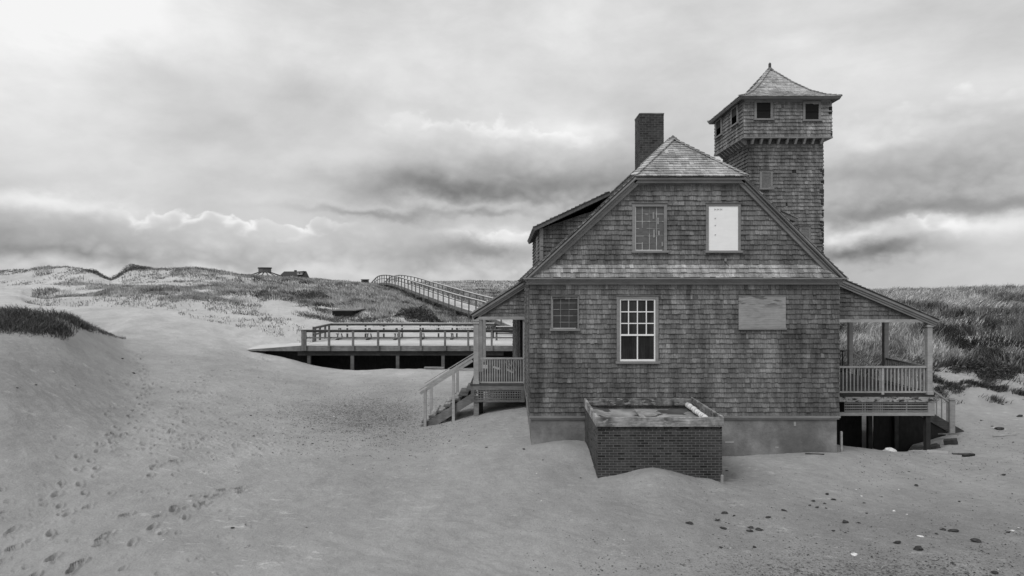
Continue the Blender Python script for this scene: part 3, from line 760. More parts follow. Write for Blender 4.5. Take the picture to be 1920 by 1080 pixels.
# rake boards and top fascia
mb = MB()
def rake(xb, zb_, xt, zt_, sgn):
    d = Vector((xt-xb, 0, zt_-zb_)).normalized(); n = Vector((d.z*sgn, 0, -d.x*sgn))  # toward inside/down
    for (o0, o1, y0) in ((.03, .07, Yf-.01), (.07, .13, Yf+.05), (.13, .21, Yf+.10)):
        a = Vector((xb, 0, zb_)); b = Vector((xt, 0, zt_))
        p = [a+n*o0, b+n*o0, b+n*o1, a+n*o1]
        q = [Vector((v.x, y0, v.z)) for v in p]+[Vector((v.x, D-.02, v.z)) for v in p]
        mb.hexa(q, rnd.uniform(.95, 1.05))
rake(xl0-.02, zc-.0, xl1, zg, 1); rake(xr0+.02, zc-.0, xr1, zg, -1)
mb.box(xl1-.02, xr1+.02, Yf-.005, D-.02, zg-.085, zg-.035, .6)
mb.box(xl1+.0, xr1-.0, Yf+.05, D-.02, zg-.155, zg-.085, 1.0)
mb.build('rake_board', M['trim'], roof)
mb = MB(); mb.box(xl(zg)-.1, xr(zg)+.1, D-.02, D+.02, zg-.17, zg-.05); mb.build('frieze', M['trim'], st)

# windows -------------------------------------------------------------
def casing(mb, x0, x1, z0, z1, Y, w, d=.045, sill=True, wt=None):
    wt = wt or w
    mb.box(x0, x0+w, Y-d, Y+.03, z0, z1); mb.box(x1-w, x1, Y-d, Y+.03, z0, z1)
    mb.box(x0+w, x1-w, Y-d, Y+.03, z1-wt, z1); mb.box(x0-.01, x1+.01, Y-d-.02, Y+.0, z1, z1+.02, .6)
    if sill: mb.box(x0-.03, x1+.03, Y-d-.045, Y+.03, z0-.055, z0)
def window_part(parent, px0, px1, py0, py1, Y, cw, name='window', label=None):
    x0, x1, z0, z1 = rect(px0, px1, py0, py1, Y)
    mb = MB(); casing(mb, x0, x1, z0, z1, Y, cw)
    f = mb.build(name, M['trim'], parent, bevel=.004)
    if label: f['label'] = label
    return f, (x0+cw, x1-cw, z0, z1-cw)
# tall white sash window, 12 over 2
f, (x0, x1, z0, z1) = window_part(st, 1156, 1234, 555, 677, D, .075, label='tall white sash window with twelve small panes over two')
mb = MB(); Y = D-.005; b = .030
mb.box(x0, x0+b, Y-.02, Y+.03, z0, z1); mb.box(x1-b, x1, Y-.02, Y+.03, z0, z1)
mb.box(x0+b, x1-b, Y-.02, Y+.03, z1-b, z1); mb.box(x0+b, x1-b, Y-.02, Y+.03, z0, z0+.045)
zm = PZ(628, D); mb.box(x0+b, x1-b, Y-.025, Y+.03, zm-.02, zm+.02)
for k in range(1, 4):
    xx = x0+(x1-x0)*k/4; mb.box(xx-.012, xx+.012, Y-.012, Y+.02, zm+.02, z1-b)
for k in range(1, 3):
    zz = zm+(z1-b-zm)*k/3
    for j in range(4):
        xa0 = max(x0+b, x0+(x1-x0)*j/4+.012); xa1 = min(x1-b, x0+(x1-x0)*(j+1)/4-.012)
        mb.box(xa0, xa1, Y-.012, Y+.02, zz-.012, zz+.012)
xx = (x0+x1)/2; mb.box(xx-.014, xx+.014, Y-.012, Y+.02, z0+.045, zm-.02)
mb.build('sash', M['white'], f)
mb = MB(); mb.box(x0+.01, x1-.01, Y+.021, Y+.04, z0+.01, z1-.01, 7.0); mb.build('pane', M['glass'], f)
# thin lead grid windows
def grid_window(parent, px0, px1, py0, py1, Y, cw, nx, ny, label, peel=1.0):
    f, (x0, x1, z0, z1) = window_part(parent, px0, px1, py0, py1, Y, cw, label=label)
    mb = MB(); mb.box(x0-.01, x1+.01, Y+.0, Y+.03, z0, z1+.01, 2.7 if peel > .8 else 1.2); mb.build('pane', M['glass'], f)
    mb = MB(); y = Y-.008
    for k in range(1, nx):
        xx = x0+(x1-x0)*k/nx
        zz = z0
        while zz < z1:
            L = rnd.uniform(.1, .5); 
            if rnd.random() < .97: mb.box(xx-.005, xx+.005, y, y+.007, zz, min(z1, zz+L), rnd.uniform(.2, .8)*peel)
            zz += L
    for k in range(1, ny):
        zz = z0+(z1-z0)*k/ny; xx = x0
        while xx < x1:
            L = rnd.uniform(.05, .25)
            if rnd.random() < .95: mb.box(xx, min(x1, xx+L), y-.002, y+.007, zz-.0045, zz+.0045, rnd.uniform(.2, .8)*peel)
            xx += L
    mb.box(x0, x0+.02, y-.006, y+.007, z0, z1, peel); mb.box(x0+.02, x1-.04, y-.006, y+.007, z0, z0+.018, .9*peel)
    mb.build('muntin', M['white'], f)
    return f, (x0, x1, z0, z1)
f, (x0, x1, z0, z1) = grid_window(st, 1185, 1250, 382, 470, D, .075, 4, 6, 'dark upper gable window with a peeling white grid')
mb = MB()
for (u, a, b) in ((.64, .72, .88), (.66, .3, .48), (.83, .35, .45), (.95, .1, .2), (.8, .6, .75)):
    mb = MB(); mb.box(x0+(x1-x0)*u-.02, x0+(x1-x0)*u+.02, D-.014, D-.009, z0+(z1-z0)*a, z0+(z1-z0)*b); mb.build('paint_patch', M['ink'], f)
f, _ = grid_window(st, 1033, 1085, 554, 616, D, .03, 3, 5, 'small dark square window with a worn thin grid', .6)
# boarded gable window
f, (x0, x1, z0, z1) = window_part(st, 1323, 1388, 382, 470, D, .065, label='upper gable window closed by a white board')
mb = MB(); mb.box(x0, x1, D-.03, D+.02, z0, z1); bd = mb.build('white_board', M['board'], f)
mb = MB()
def stroke(u0, w0, u1, w1):
    a = Vector((x0+(x1-x0)*u0, D-.033, z0+(z1-z0)*w0)); b = Vector((x0+(x1-x0)*u1, D-.033, z0+(z1-z0)*w1)); mb.beam(a, b, .004, .008)
for u in (.20, .30, .40):
    stroke(u, .90, u, .95); stroke(u+.05, .90, u+.05, .95); stroke(u, .925, u+.05, .93)
mb.build('writing', M['ink'], bd)
for wv_ in (.72, .56, .35):
    mb = MB()
    stroke(.2, wv_, .25, wv_+.015); stroke(.22, wv_-.02, .22, wv_+.02); mb.build('mark', M['ink'], bd)
# plywood
x0, x1, z0, z1 = rect(1384, 1472, 555, 615, D)
mb = MB(); mb.box(x0, x1, D-.045, D-.02, z0, z1); pl = mb.build('plywood_sheet', M['ply'], st)
mb = MB(); mb.box(x0-.005, x1+.01, D-.075, D-.01, z0-.035, z0); mb.build('batten', M['trim'], pl); mb = MB(); mb.box(x0, x1+.003, D-.055, D-.02, z1, z1+.015)
mb.build('batten', M['trim'], pl)
# little bracket on the gable
mb = MB(); q = P(1360, 488, D-.03); mb.beam(q+Vector((0,0,.05)), q-Vector((0,0,.03)), .05, .04); mb.beam(q-Vector((0,0,.03)), q+Vector((.08,-.02,-.14)), .012, .012, .4); mb.beam(q-Vector((.0,0,.03)), q+Vector((-.02,-.01,-.15)), .01, .01, .4)
mb.build('hook', M['trim'], st)

# dormers --------------------------------------------------------------
def rz_l(x): return zc+(x-xl0)*(za-zc)/(xa-xl0)
def rz_r(x): return zc+(xr0-x)*(za-zc)/(xr0-xa)
def dormer(Yd, Ye, xw, xe, ze, xt, zt2, rz, sgn):
    zw = ze+(zt2-ze)*(xw-xe)/(xt-xe)-.12
    mb = MB()
    # cheek facing the viewer
    if sgn < 0: poly = [(xw, rz(xw)-.02), (xw, zw), (xt-.25, rz(xt-.25)-.05)]
    else: poly = [(xt+.25, rz(xt+.25)-.05), (xw, zw), (xw, rz(xw)-.02)]
    shingles(mb, (0, Yd, 0), EX, EZ, -EY, poly, mean=.85); mb.face([(u, Yd+.004, v) for u, v in poly], .2)
    shingles(mb, (0, Ye, 0), EX, EZ, EY, poly, wm=.3); mb.face([(u, Ye-.004, v) for u, v in poly], .2)
    N = EX*sgn
    shingles(mb, (xw, 0, 0), EY, EZ, N, [(Yd, rz(xw)-.02), (Ye, rz(xw)-.02), (Ye, zw), (Yd, zw)], wm=.14)
    mb.face([(xw-sgn*.004, Yd, rz(xw)), (xw-sgn*.004, Ye, rz(xw)), (xw-sgn*.004, Ye, zw), (xw-sgn*.004, Yd, zw)], .2)
    d = mb.build('dormer', M['shingle'], st)
    mb = MB()
    slab(mb, (xe, Yd-.22, ze), (xe, Ye+.22, ze), (xt, Ye+.22, zt2), (xt, Yd-.22, zt2), .11, .35)
    a = Vector((xe, 0, ze)); V = Vector((xt-xe, 0, zt2-ze)); L = V.length; V.normalize(); n = Vector((-abs(V.z)*1.0*(1 if sgn < 0 else -1), 0, abs(V.x))).normalized()
    shingles(mb, a, EY, V, n, [(Yd-.25, 0), (Ye+.25, 0), (Ye+.25, L), (Yd-.25, L)], course=.14, wm=.13, th=.03, mean=.55)
    mb.build('dormer_roof', M['roofshingle'], d)
    mb = MB()
    mb.box(xw-.02, xw+.09, Yd-.035, Yd+.03, rz(xw)-.1, zw) if sgn < 0 else mb.box(xw-.09, xw+.02, Yd-.035, Yd+.03, rz(xw)-.1, zw)
    mb.build('corner_board', M['trim'], d)
    mb = MB(); mb.box(xw+sgn*.03, xw-sgn*.02, Yd+1.2, Yd+2.2, rz(xw)+.15, zw-.1); mb.build('dormer_window', M['glass'], d)
dormer(19.0, 25.0, PX(1013, 19), PX(1000, 19), PZ(427, 19), PX(1141, 19), PZ(361, 19), rz_l, -1)
dormer(18.8, 25.0, 8.1, PX(1489, 18.8), PZ(411, 18.8), 6.0, PZ(411, 18.8)+1.1, rz_r, 1)

# chimney --------------------------------------------------------------
Yc = 20.7; x0, x1 = PX(1199.5, Yc), PX(1244.5, Yc); z0 = 8.2; z1 = PZ(214, Yc); w = x1-x0
mb = MB(); bricks(mb, (x0, Yc, z0), EX, -EY, w, z1-z0, .2, .075, 1.15); bricks(mb, (x0, Yc+w, z0), -EY, -EX, w, z1-z0, .2, .075, 1.15)
bricks(mb, (x1, Yc, z0), EY, EX, w, z1-z0, .2, .075); bricks(mb, (x1, Yc+w, z0), -EX, EY, w, z1-z0, .2, .075)
ch = mb.build('chimney', M['brick'], st)
mb = MB(); mb.box(x0+.003, x1-.003, Yc+.003, Yc+w-.003, z0, z1-.002); mb.build('mortar', M['mortar'], ch)
mb = MB(); mb.box(x0-.015, x1+.015, Yc-.015, Yc+w+.015, z1, z1+.035); mb.box(x0+.05, x1-.05, Yc+.05, Yc+w-.05, z1+.035, z1+.055); mb.build('chimney_cap', M['concrete'], ch)
mb = MB()
for k in range(5): mb.box(x0+.12+k*.13, x0+.12+(k+1)*.13, Yc-.016, Yc-.008, z0, z0+.55+k*.11+.05)
mb.build('flashing', M['flash'], ch)

# tower ----------------------------------------------------------------
Yt = 21.1; tx0, tx1 = PX(1403, Yt), PX(1543, Yt); Yt1 = Yt+(tx1-tx0); tzb = 1.5; tzt = PZ(270, Yt)
hw1 = rect(1426, 1446, 321, 352, Yt); hw2 = rect(1500, 1517, 427, 452, Yt)
mb = MB()
shingles(mb, (0, Yt, 0), EX, EZ, -EY, [(tx0, tzb), (tx1, tzb), (tx1, tzt), (tx0, tzt)], mean=1.1, miss=.004)
shingles(mb, (tx0, 0, 0), -EY, EZ, -EX, [(-Yt1, tzb), (-Yt, tzb), (-Yt, tzt), (-Yt1, tzt)], mean=1.1)
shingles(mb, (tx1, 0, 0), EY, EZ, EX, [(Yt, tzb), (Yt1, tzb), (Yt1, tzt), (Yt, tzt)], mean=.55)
mb.box(tx0+.004, tx1-.004, Yt+.004, Yt1-.004, tzb-1.5, tzt, .3)
# ragged, worn right corner
z = PZ(480, Yt)
while z < tzt-.3:
    L = rnd.uniform(.06, .22)
    if rnd.random() < .6: mb.box(tx1-rnd.uniform(.02, .14), tx1+rnd.uniform(.01, .03), Yt-.03, Yt+.02, z, z+L*.8, rnd.uniform(.12, .3))
    z += L
tw = mb.build('tower', M['shingle'], st); tw['label'] = 'square shingled lookout tower rising behind the right roof slope'
for (a, b, c, d) in ((1424, 1448, 320, 353), (1498, 1519, 425, 455)):
    x0, x1, z0, z1 = rect(a, b, c, d, Yt); mb = MB(); casing(mb, x0, x1, z0, z1, Yt, .07); mb.box(x0+.07, x1-.07, Yt-.032, Yt+.0, z0, z1-.07, 1.05, 1)
    mb.build('boarded_window', [M['trim'], M['concrete']], tw)
# cab
Yk = 20.9; cx0, cx1 = PX(1394, Yk), PX(1559, Yk); Yk1 = Yk+(cx1-cx0); czb = PZ(257, Yk); czt = PZ(189, Yk)
mb = MB()
hA = rect(1418, 1444, 192, 223, Yk); hB = rect(1509, 1534, 194, 225, Yk)
shingles(mb, (0, Yk, 0), EX, EZ, -EY, [(cx0, czb), (cx1, czb), (cx1, czt), (cx0, czt)], holes=[hA, hB], mean=1.35)
Ww = cx1-cx0
sA = (-21.86, -21.36, hA[2], hA[3]); sB = (-23.5, -22.98, hA[2], hA[3])
shingles(mb, (cx0, 0, 0), -EY, EZ, -EX, [(-Yk1, czb), (-Yk, czb), (-Yk, czt), (-Yk1, czt)], holes=[sA, sB], mean=1.3)
shingles(mb, (cx1, 0, 0), EY, EZ, EX, [(Yk, czb), (Yk1, czb), (Yk1, czt), (Yk, czt)], mean=.8)
shingles(mb, (0, Yk1, 0), EX, EZ, EY, [(cx0, czb), (cx1, czb), (cx1, czt), (cx0, czt)], wm=.3)
mb.box(cx0+.004, cx1-.004, Yk+.004, Yk1-.004, czb, czt+.1, .25)
mb.box(cx1-.02, cx1+.02, Yk-.03, Yk+.02, czb+.05, czb+.2, .12); mb.box(cx1-.1, cx1+.01, Yk-.03, Yk+.02, czb+.75, czb+1.0, .15)
mb.build('watch_room', M['shingle'], tw)
mb = MB(); mb.box(cx0-.03, cx1+.03, Yk-.04, Yk1+.04, czb-.04, czb, 1.0); mb.box(tx0-.01, tx1+.01, Yt-.02, Yt1+.02, tzt-.0, czb-.04, .3)
for k in range(9):
    x = tx0+.1+(tx1-tx0-.2)*k/8
    mb.hexa([(x-.035, Yt-.09, tzt-.02), (x+.035, Yt-.09, tzt-.02), (x+.035, Yt, tzt-.02), (x-.035, Yt, tzt-.02), (x-.035, Yk-.02, czb-.04), (x+.035, Yk-.02, czb-.04), (x+.035, Yt, czb-.04), (x-.035, Yt, czb-.04)], 1.4)
    y = Yt+.1+(Yt1-Yt-.2)*k/8
    mb.hexa([(tx0-.06, y-.035, tzt-.02), (tx0, y-.035, tzt-.02), (tx0, y+.035, tzt-.02), (tx0-.06, y+.035, tzt-.02), (cx0-.0, y-.035, czb-.04), (tx0, y-.035, czb-.04), (tx0, y+.035, czb-.04), (cx0-.0, y+.035, czb-.04)], 1.4)
mb.build('corbel', M['trim'], tw)
for (x0, x1, z0, z1) in (hA, hB):
    mb = MB(); casing(mb, x0-.075, x1+.075, z0, z1+.06, Yk, .075); mb.build('window_frame', M['trim'], tw)
    mb = MB(); zm = (z0+z1)/2-.0; mb.box(x0-.01, x1+.01, Yk-.018, Yk-.006, z0, zm-.01, .25); mb.box(x0-.01, x1+.01, Yk-.026, Yk-.006, zm-.01, z1, .2); mb.box(x0, x1, Yk-.032, Yk-.02, zm-.018, zm+.004, .08)
    mb.build('window_pane', M['glass'], tw)
for (a, b, z0, z1) in (sA, sB):
    y0, y1 = -b, -a
    mb = MB(); X = cx0
    mb.box(X-.065, X+.02, y0-.07, y0, z0, z1); mb.box(X-.065, X+.02, y1, y1+.07, z0, z1); mb.box(X-.065, X+.02, y0-.07, y1+.07, z1, z1+.06); mb.box(X-.09, X+.02, y0-.1, y1+.1, z0-.05, z0)
    mb.build('window_frame', M['trim'], tw)
    mb = MB(); mb.box(X-.052, X-.006, y0+.001, y1-.001, z0, z0+(z1-z0)*.5, .15); mb.box(X-.056, X-.006, y0+.001, y1-.001, z0+(z1-z0)*.5, z1, 2.2); mb.build('window_pane', M['dimglass'], tw)
# bell-cast pyramid roof
Ye = 20.6; ex0, ex1 = PX(1387, Ye), PX(1579, Ye); ez = PZ(180, Ye); ew = ex1-ex0; ecx = (ex0+ex1)/2; ecy = Ye+ew/2
apz = PZ(129, ecy)
prof = [(1.0, 0.0), (.80, .095), (.6, .25), (.35, .53), (.15, .80), (.0, 1.0)]
mb = MB(); hc = MB()
for s in range(4):
    a = math.pi/2*s; U = Vector((math.cos(a), math.sin(a), 0)); Nn = Vector((math.sin(a), -math.cos(a), 0))
    for (r0, h0), (r1, h1) in zip(prof, prof[1:]):
        o0 = Vector((ecx, ecy, ez+h0*(apz-ez)))+Nn*(r0*ew/2); o1 = Vector((ecx, ecy, ez+h1*(apz-ez)))+Nn*(r1*ew/2)
        V = o1-o0; L = V.length; V.normalize(); n = U.cross(V)
        poly = [(-r0*ew/2, 0), (r0*ew/2, 0), (r1*ew/2, L), (-r1*ew/2, L)] if r1 > 0 else [(-r0*ew/2, 0), (r0*ew/2, 0), (0, L)]
        shingles(mb, o0, U, V, n, poly, course=.11, wm=.12, th=.02, mean=1.3, var=.22)
        mb.face([o0+U*u+V*v-n*.004 for u, v in poly], .3)
        c0 = o0-U*(r0*ew/2); c1 = o1-U*(r1*ew/2); m_ = max(2, int((c1-c0).length/.13))
        for k in range(m_):
            hc.beam(c0.lerp(c1, k/m_)+Vector((0,0,.04)), c0.lerp(c1, (k+1)/m_)+Vector((0,0,.018)), .13, .018, rnd.uniform(1, 1.4))
rt = mb.build('tower_roof', M['roofshingle'], tw)
hc.build('hip_cap', M['roofshingle'], tw)
mb = MB(); mb.box(ex0+.02, ex1-.02, Ye+.02, Ye+ew-.02, ez-.035, ez-.006, .8)
i0, i1 = .02, .24
def ring(a, za_, b, zb_, tone):
    A_ = [(ex0+a, Ye+a, za_), (ex1-a, Ye+a, za_), (ex1-a, Ye+ew-a, za_), (ex0+a, Ye+ew-a, za_)]
    B_ = [(ex0+b, Ye+b, zb_), (ex1-b, Ye+b, zb_), (ex1-b, Ye+ew-b, zb_), (ex0+b, Ye+ew-b, zb_)]
    for i in range(4): j = (i+1) % 4; mb.face([A_[i], B_[i], B_[j], A_[j]], tone)
ring(.02, ez-.035, .05, ez-.09, .55); ring(.05, ez-.09, .22, czt+.02, .5); ring(.22, czt+.03, .29, czt-.05, .9)
mb.build('tower_eave', M['trim'], tw)
mb = MB(); mb.cyl((ecx, ecy, apz-.08), (ecx, ecy, apz+.04), .16, .05, 8, .6); mb.cyl((ecx, ecy, apz+.04), (ecx, ecy, apz+.17), .05, .05, 8, .25); mb.cyl((ecx, ecy, apz+.17), (ecx, ecy, apz+.215), .05, .02, 8, .25)
mb.build('finial', M['trim'], tw)

# porches --------------------------------------------------------------
FZ = 1.775
def railing(name, parent, a, b, ztop, zbot, n, mat, rail=.05, bw=.028, diag=None):
    a = Vector(a); b = Vector(b); mb = MB()
    mb.beam(a+EZ*ztop, b+EZ*(ztop if diag is None else diag), .075, .05)
    mb.beam(a+EZ*zbot, b+EZ*(zbot if diag is None else zbot+diag-ztop), .055, .045)
    for k in range(n):
        t = (k+.5)/n; p = a.lerp(b, t); dz = 0 if diag is None else (diag-ztop)*t
        mb.beam(p+EZ*(zbot+dz+.01), p+EZ*(ztop+dz-.02), bw, bw, rnd.uniform(.9, 1.08))
    return mb.build(name, mat, parent)
def porch_post(parent, x, y, z0, z1, w=.17, mat=None):
    mb = MB(); mb.box(x-w/2, x+w/2, y-w/2, y+w/2, z0, z1); mb.box(x-w/2-.03, x+w/2+.03, y-w/2-.03, y+w/2+.03, z1-.14, z1-.08, 1.05); mb.box(x-w/2-.02, x+w/2+.02, y-w/2-.02, y+w/2+.02, z1-.05, z1-.004, 1.05); mb.box(x-w/2-.02, x+w/2+.02, y-w/2-.02, y+w/2+.02, z0, z0+.1)
    return mb.build('post', mat or M['porchpaint'], parent, bevel=.006)
def lattice(mb, x0, x1, z0, z1, Y, nx, nz, sw=.028, tn=.8):
    for k in range(nx):
        x = x0+(x1-x0)*(k+.5)/nx; mb.box(x-sw/2, x+sw/2, Y, Y+.008, z0, z1, tn*rnd.uniform(.8, 1.1))
    for k in range(nz):
        z = z0+(z1-z0)*(k+.5)/nz; mb.box(x0, x1, Y-.0095, Y-.0015, z-sw/2, z+sw/2, tn*rnd.uniform(.8, 1.1))
def porch_roof(parent, pts_in, pts_out, y0, y1, sgn):
    (xi, zi), (xo, zo) = pts_in, pts_out
    mb = MB(); a = Vector((xo, 0, zo)); V = Vector((xi-xo, 0, zi-zo)); L = V.length; V.normalize(); n = Vector((-V.z, 0, V.x)) if V.x > 0 else Vector((V.z, 0, -V.x))
    slab(mb, (xo, y0, zo), (xo, y1, zo), (xi, y1, zi), (xi, y0, zi), .05, .25)
    shingles(mb, a, EY, V, n, [(y0-.03, 0), (y1, 0), (y1, L), (y0-.03, L)], course=.14, wm=.13, th=.034, mean=.6)
    r = mb.build('porch_roof', M['roofshingle'], parent)
    mb = MB()
    d = Vector((xi-xo, 0, zi-zo)).normalized()
    for (o0, o1, yy) in ((.045, .10, y0-.01), (.10, .16, y0+.03), (.16, .22, y0+.06)):
        p = [Vector((xo, 0, zo))-n*o0, Vector((xi, 0, zi))-n*o0, Vector((xi, 0, zi))-n*o1, Vector((xo, 0, zo))-n*o1]
        mb.hexa([Vector((v.x, yy, v.z)) for v in p]+[Vector((v.x, y0+.14, v.z)) for v in p], 1.0)
    mb.build('porch_rake', M['trim'], parent)
# left porch
YL = 20.5; s = F/YL
pxl = PX(893, YL)
mb = MB(); mb.box(pxl-.2, xL-.02, YL-.1, 28, FZ-.05, FZ, .5)
lp_ = mb.build('porch', M['rawwood'], st); lp_['label'] = 'narrow raised left porch with square lattice skirt'
mb = MB(); zs0, zs1 = PZ(730.5, YL), PZ(722, YL)
mb.box(pxl-.17, xL-.02, YL-.09, YL-.04, zs0, FZ-.05, 1.1); mb.box(pxl-.17, xL-.02, YL-.09, YL-.04, PZ(753, YL), PZ(748.5, YL), .9)
mb.box(pxl-.17, pxl-.05, YL-.09, YL-.04, PZ(748.5, YL), zs0, .9); mb.box(xL-.14, xL-.02, YL-.09, YL-.04, PZ(748.5, YL), zs0, .8)
mb.box(pxl-.17, pxl-.12, YL, 28, PZ(753, YL), FZ-.05)
mb.build('skirt', M['rawwood'], lp_)
mb = MB(); lattice(mb, pxl-.05, xL-.14, PZ(748.5, YL), zs0, YL-.06, 19, 4, .030, 1.0); mb.build('lattice', M['rawwood'], lp_)
zbm0, zbm1 = PZ(599, YL), PZ(595, YL)
for yy in (YL, 23.4, 26.4): porch_post(lp_, pxl, yy, FZ, zbm0)
mb = MB(); mb.box(pxl-.12, xL, YL-.09, YL+.09, zbm0, PZ(593.5, YL)); mb.box(pxl-.1, pxl+.1, YL+.09, 28, zbm0, PZ(593.5, YL)); mb.build('beam', M['porchpaint'], lp_)
railing('railing', lp_, (pxl+.1, YL, 0), (xL-.03, YL, 0), PZ(672, YL), PZ(717, YL), 19, M['porchpaint'])
mb = MB(); mb.beam((xL-.05, YL, FZ), (xL-.05, YL, zbm0), .05, .05); mb.build('trim_strip', M['porchpaint'], lp_)
mb = MB(); ex, ezv = PX(885, YL), PZ(589, YL); zk = PZ(524, YL)
poly = [(pxl-.05, PZ(593.5, YL)), (xL, PZ(593.5, YL)), (xL, zk-.05), (pxl-.05, PZ(593.5, YL)+.08)]
shingles(mb, (0, YL, 0), EX, EZ, -EY, poly, mean=.95); mb.face([(u, YL+.004, v) for u, v in poly], .2); mb.build('porch_gable', M['shingle'], lp_)
porch_roof(lp_, (xL+.05, zk+.03), (ex-.03, ezv), YL-.15, 28, -1)
mb = MB(); mb.face([(pxl, YL, zbm0+.1), (xL, YL, zbm0+.1), (xL, 28, zbm0+.1), (pxl, 28, zbm0+.1)], .8); mb.build('porch_ceiling', M['trim'], lp_)
for (x, y) in ((pxl, YL-.0), (pxl, 23.5), (pxl+.12, YL+.35), (pxl, 26.5)):
    mb = MB(); mb.box(x-.085, x+.085, y-.05, y+.12, H(x, y)-.3, PZ(752, YL)+.15, 1.1); mb.build('pile', M['rawwood'] if y == YL else M['darkwood'], lp_)
# bay wall behind porch, with slanted sight line, and door frame
mb = MB(); a = Vector((PX(976, 24.2), 24.2, 0)); b = Vector((PX(962, 27.6), 27.6, 0)); U = (a-b).normalized(); N = Vector((-U.y*-1, U.x*-1, 0)); N = Vector((U.y, -U.x, 0)); N = N if N.y < 0 else -N
Lb = (a-b).length
shingles(mb, b, U, EZ, N, [(0, FZ), (Lb, FZ), (Lb, 4.3), (0, 4.3)], mean=1.1); mb.face([b+EZ*FZ, a+EZ*FZ, a+EZ*4.3, b+EZ*4.3], .2)
mb.face([b+EZ*FZ, b+EZ*4.3, Vector((xL, b.y, 4.3)), Vector((xL, b.y, FZ))], .5)
mb.build('bay_wall', M['shingle'], lp_)
mb = MB(); mb.box(xL-.05, xL-.01, 22.3, 23.7, FZ, 3.85, .3); mb.build('door', M['trim'], st)
# pieces lying on the porch
sb = MB(); 
q0 = Vector((PX(943, 22.6), 22.6, PZ(700, 22.6)))
t = thing('folded_deck_chair', (PX(948, 23), 23, FZ), 'pale folded wooden chair leaning behind the left porch railing', 'chair')
mb = MB(); a = P(944, 672, 23.0); b = P(958, 698, 23.0)
for k in range(3): mb.beam(a+EX*.13*k, b+EX*.10*k, .05, .015)
mb.build('backrest', M['sanddeck'], t)
mb = MB(); mb.beam(P(905, 687, 23), P(914, 688, 23), .2, .1); mb.beam(P(925, 688, 23), P(938, 692, 23), .2, .05); mb.beam(P(950, 692, 23), P(963, 699, 23), .2, .06)
mb.build('seat', M['sanddeck'], t)
for px in (905, 914, 935, 960): mb = MB(); mb.beam(P(px, 690, 23.05), Vector((PX(px, 23.05), 23.05, FZ)), .04, .04); mb.build('leg', M['rawwood'], t)

# left stairs
YS0, YS1 = 20.55, 21.9
sl = []
xt, xb_ = PX(886, YL), PX(783, YL); zt_, zb2 = FZ-.03, PZ(803, YL)
ns = 8
mb = MB()
for k in range(ns):
    t_ = k/(ns-1); x = xt-.05+(xb_+.1-xt)*t_; z = zt_-.16+(zb2+.02-zt_+.16)*t_
    mb.box(x-.17, x+.13, YS0, YS1, z-.045, z, rnd.uniform(.8, 1.2)); mb.box(x+.09, x+.12, YS0, YS1, z-.19, z-.045, .5)
stp = mb.build('stairs', M['rawwood'], lp_); stp['label'] = 'weathered wooden steps running down to the sand from the left porch'
mb = MB()
for yy in (YS0-.03, YS1+.03): mb = MB(); mb.beam((xt+.02, yy, zt_-.42), (xb_+.02, yy, zb2-.12), .05, .26, 1.1); mb.build('stringer', M['rawwood'], lp_)
for yy in (YS0-.06, YS1+.06):
    a = Vector((xt-.0, yy, PZ(670, YL))); b = Vector((PX(785, YL), yy, PZ(732, YL))); mb = MB(); mb.beam(a, b, .07, .03); mb.beam(a-EZ*.1, b-EZ*.1+Vector((.05,0,0)), .035, .09); mb.build('handrail', M['porchpaint'], lp_)
for xx, ptop, pbot in ((PX(797.5, YL), 728, 806), (PX(850.5, YL), 694, 790)):
    for yy in (YS0-.09, YS1+.09):
        mb = MB(); mb.box(xx-.045, xx+.045, yy-.045, yy+.045, H(xx, yy)-.3, PZ(ptop, YL)-.03, 1.05); mb.build('stair_post', M['porchpaint'] , lp_)
mb = MB()
for k in range(ns):   # sand caught on the treads
    t_ = k/(ns-1); x = xt-.05+(xb_+.1-xt)*t_; z = zt_-.16+(zb2+.02-zt_+.16)*t_
    if k < 2: continue
    for j in range(14):
        u = x+rnd.uniform(-.1, .06); y = rnd.uniform(YS0+.05, YS1-.05); r = rnd.uniform(.07, .15); hh = rnd.uniform(.02, .07)
        mb.cyl((u, y, z-.01), (u, y, z+hh), r, r*.4, 9, 1)
o = mb.build('sand_heaps', M['sand'], lp_, smooth=True)

# right porch
YR = 18.5; pxr = PX(1741, YR); xi = xR+.02
fzr = PZ(741, YR)
mb = MB(); mb.box(xi, pxr+.12, YR-.1, 23.1, FZ-.06, FZ, .25)
rp = mb.build('porch', M['rawwood'], st); rp['label'] = 'wide raised right porch with peeling skirt board and slatted lattice'
mb = MB(); mb.box(xi, pxr+.12, YR-.14, YR-.06, PZ(752, YR), PZ(743, YR), 1.0); sk = mb.build('skirt_board', M['peel'], rp)
mb = MB(); mb.box(xi, pxr+.1, YR-.12, YR-.06, PZ(778, YR), PZ(772, YR), .95); mb.box(pxr-.09, pxr+.1, YR-.122, YR-.06, PZ(772, YR), PZ(752, YR), .9); mb.box(xi+.18, xi+.28, YR-.122, YR-.06, PZ(772, YR), PZ(752, YR), .9)
mb.box(pxr+.06, pxr+.1, YR-.06, 23.1, PZ(778, YR), FZ-.06, .8)
mb.build('skirt', M['porchpaint'], rp)
mb = MB(); x0, x1 = PX(1580, YR), pxr-.09; z0, z1 = PZ(772, YR), PZ(752, YR)
lattice(mb, x0, x1, z0, z1, YR-.09, 2, 4, .034, .8)
for k in range(44):
    x = x0+(x1-x0)*(k+.5)/44; mb.box(x-.018, x+.018, YR-.07, YR-.062, z0, z1, rnd.uniform(.15, .4) if not 14 < k < 21 else .9)
mb.build('lattice', M['porchpaint'], rp)
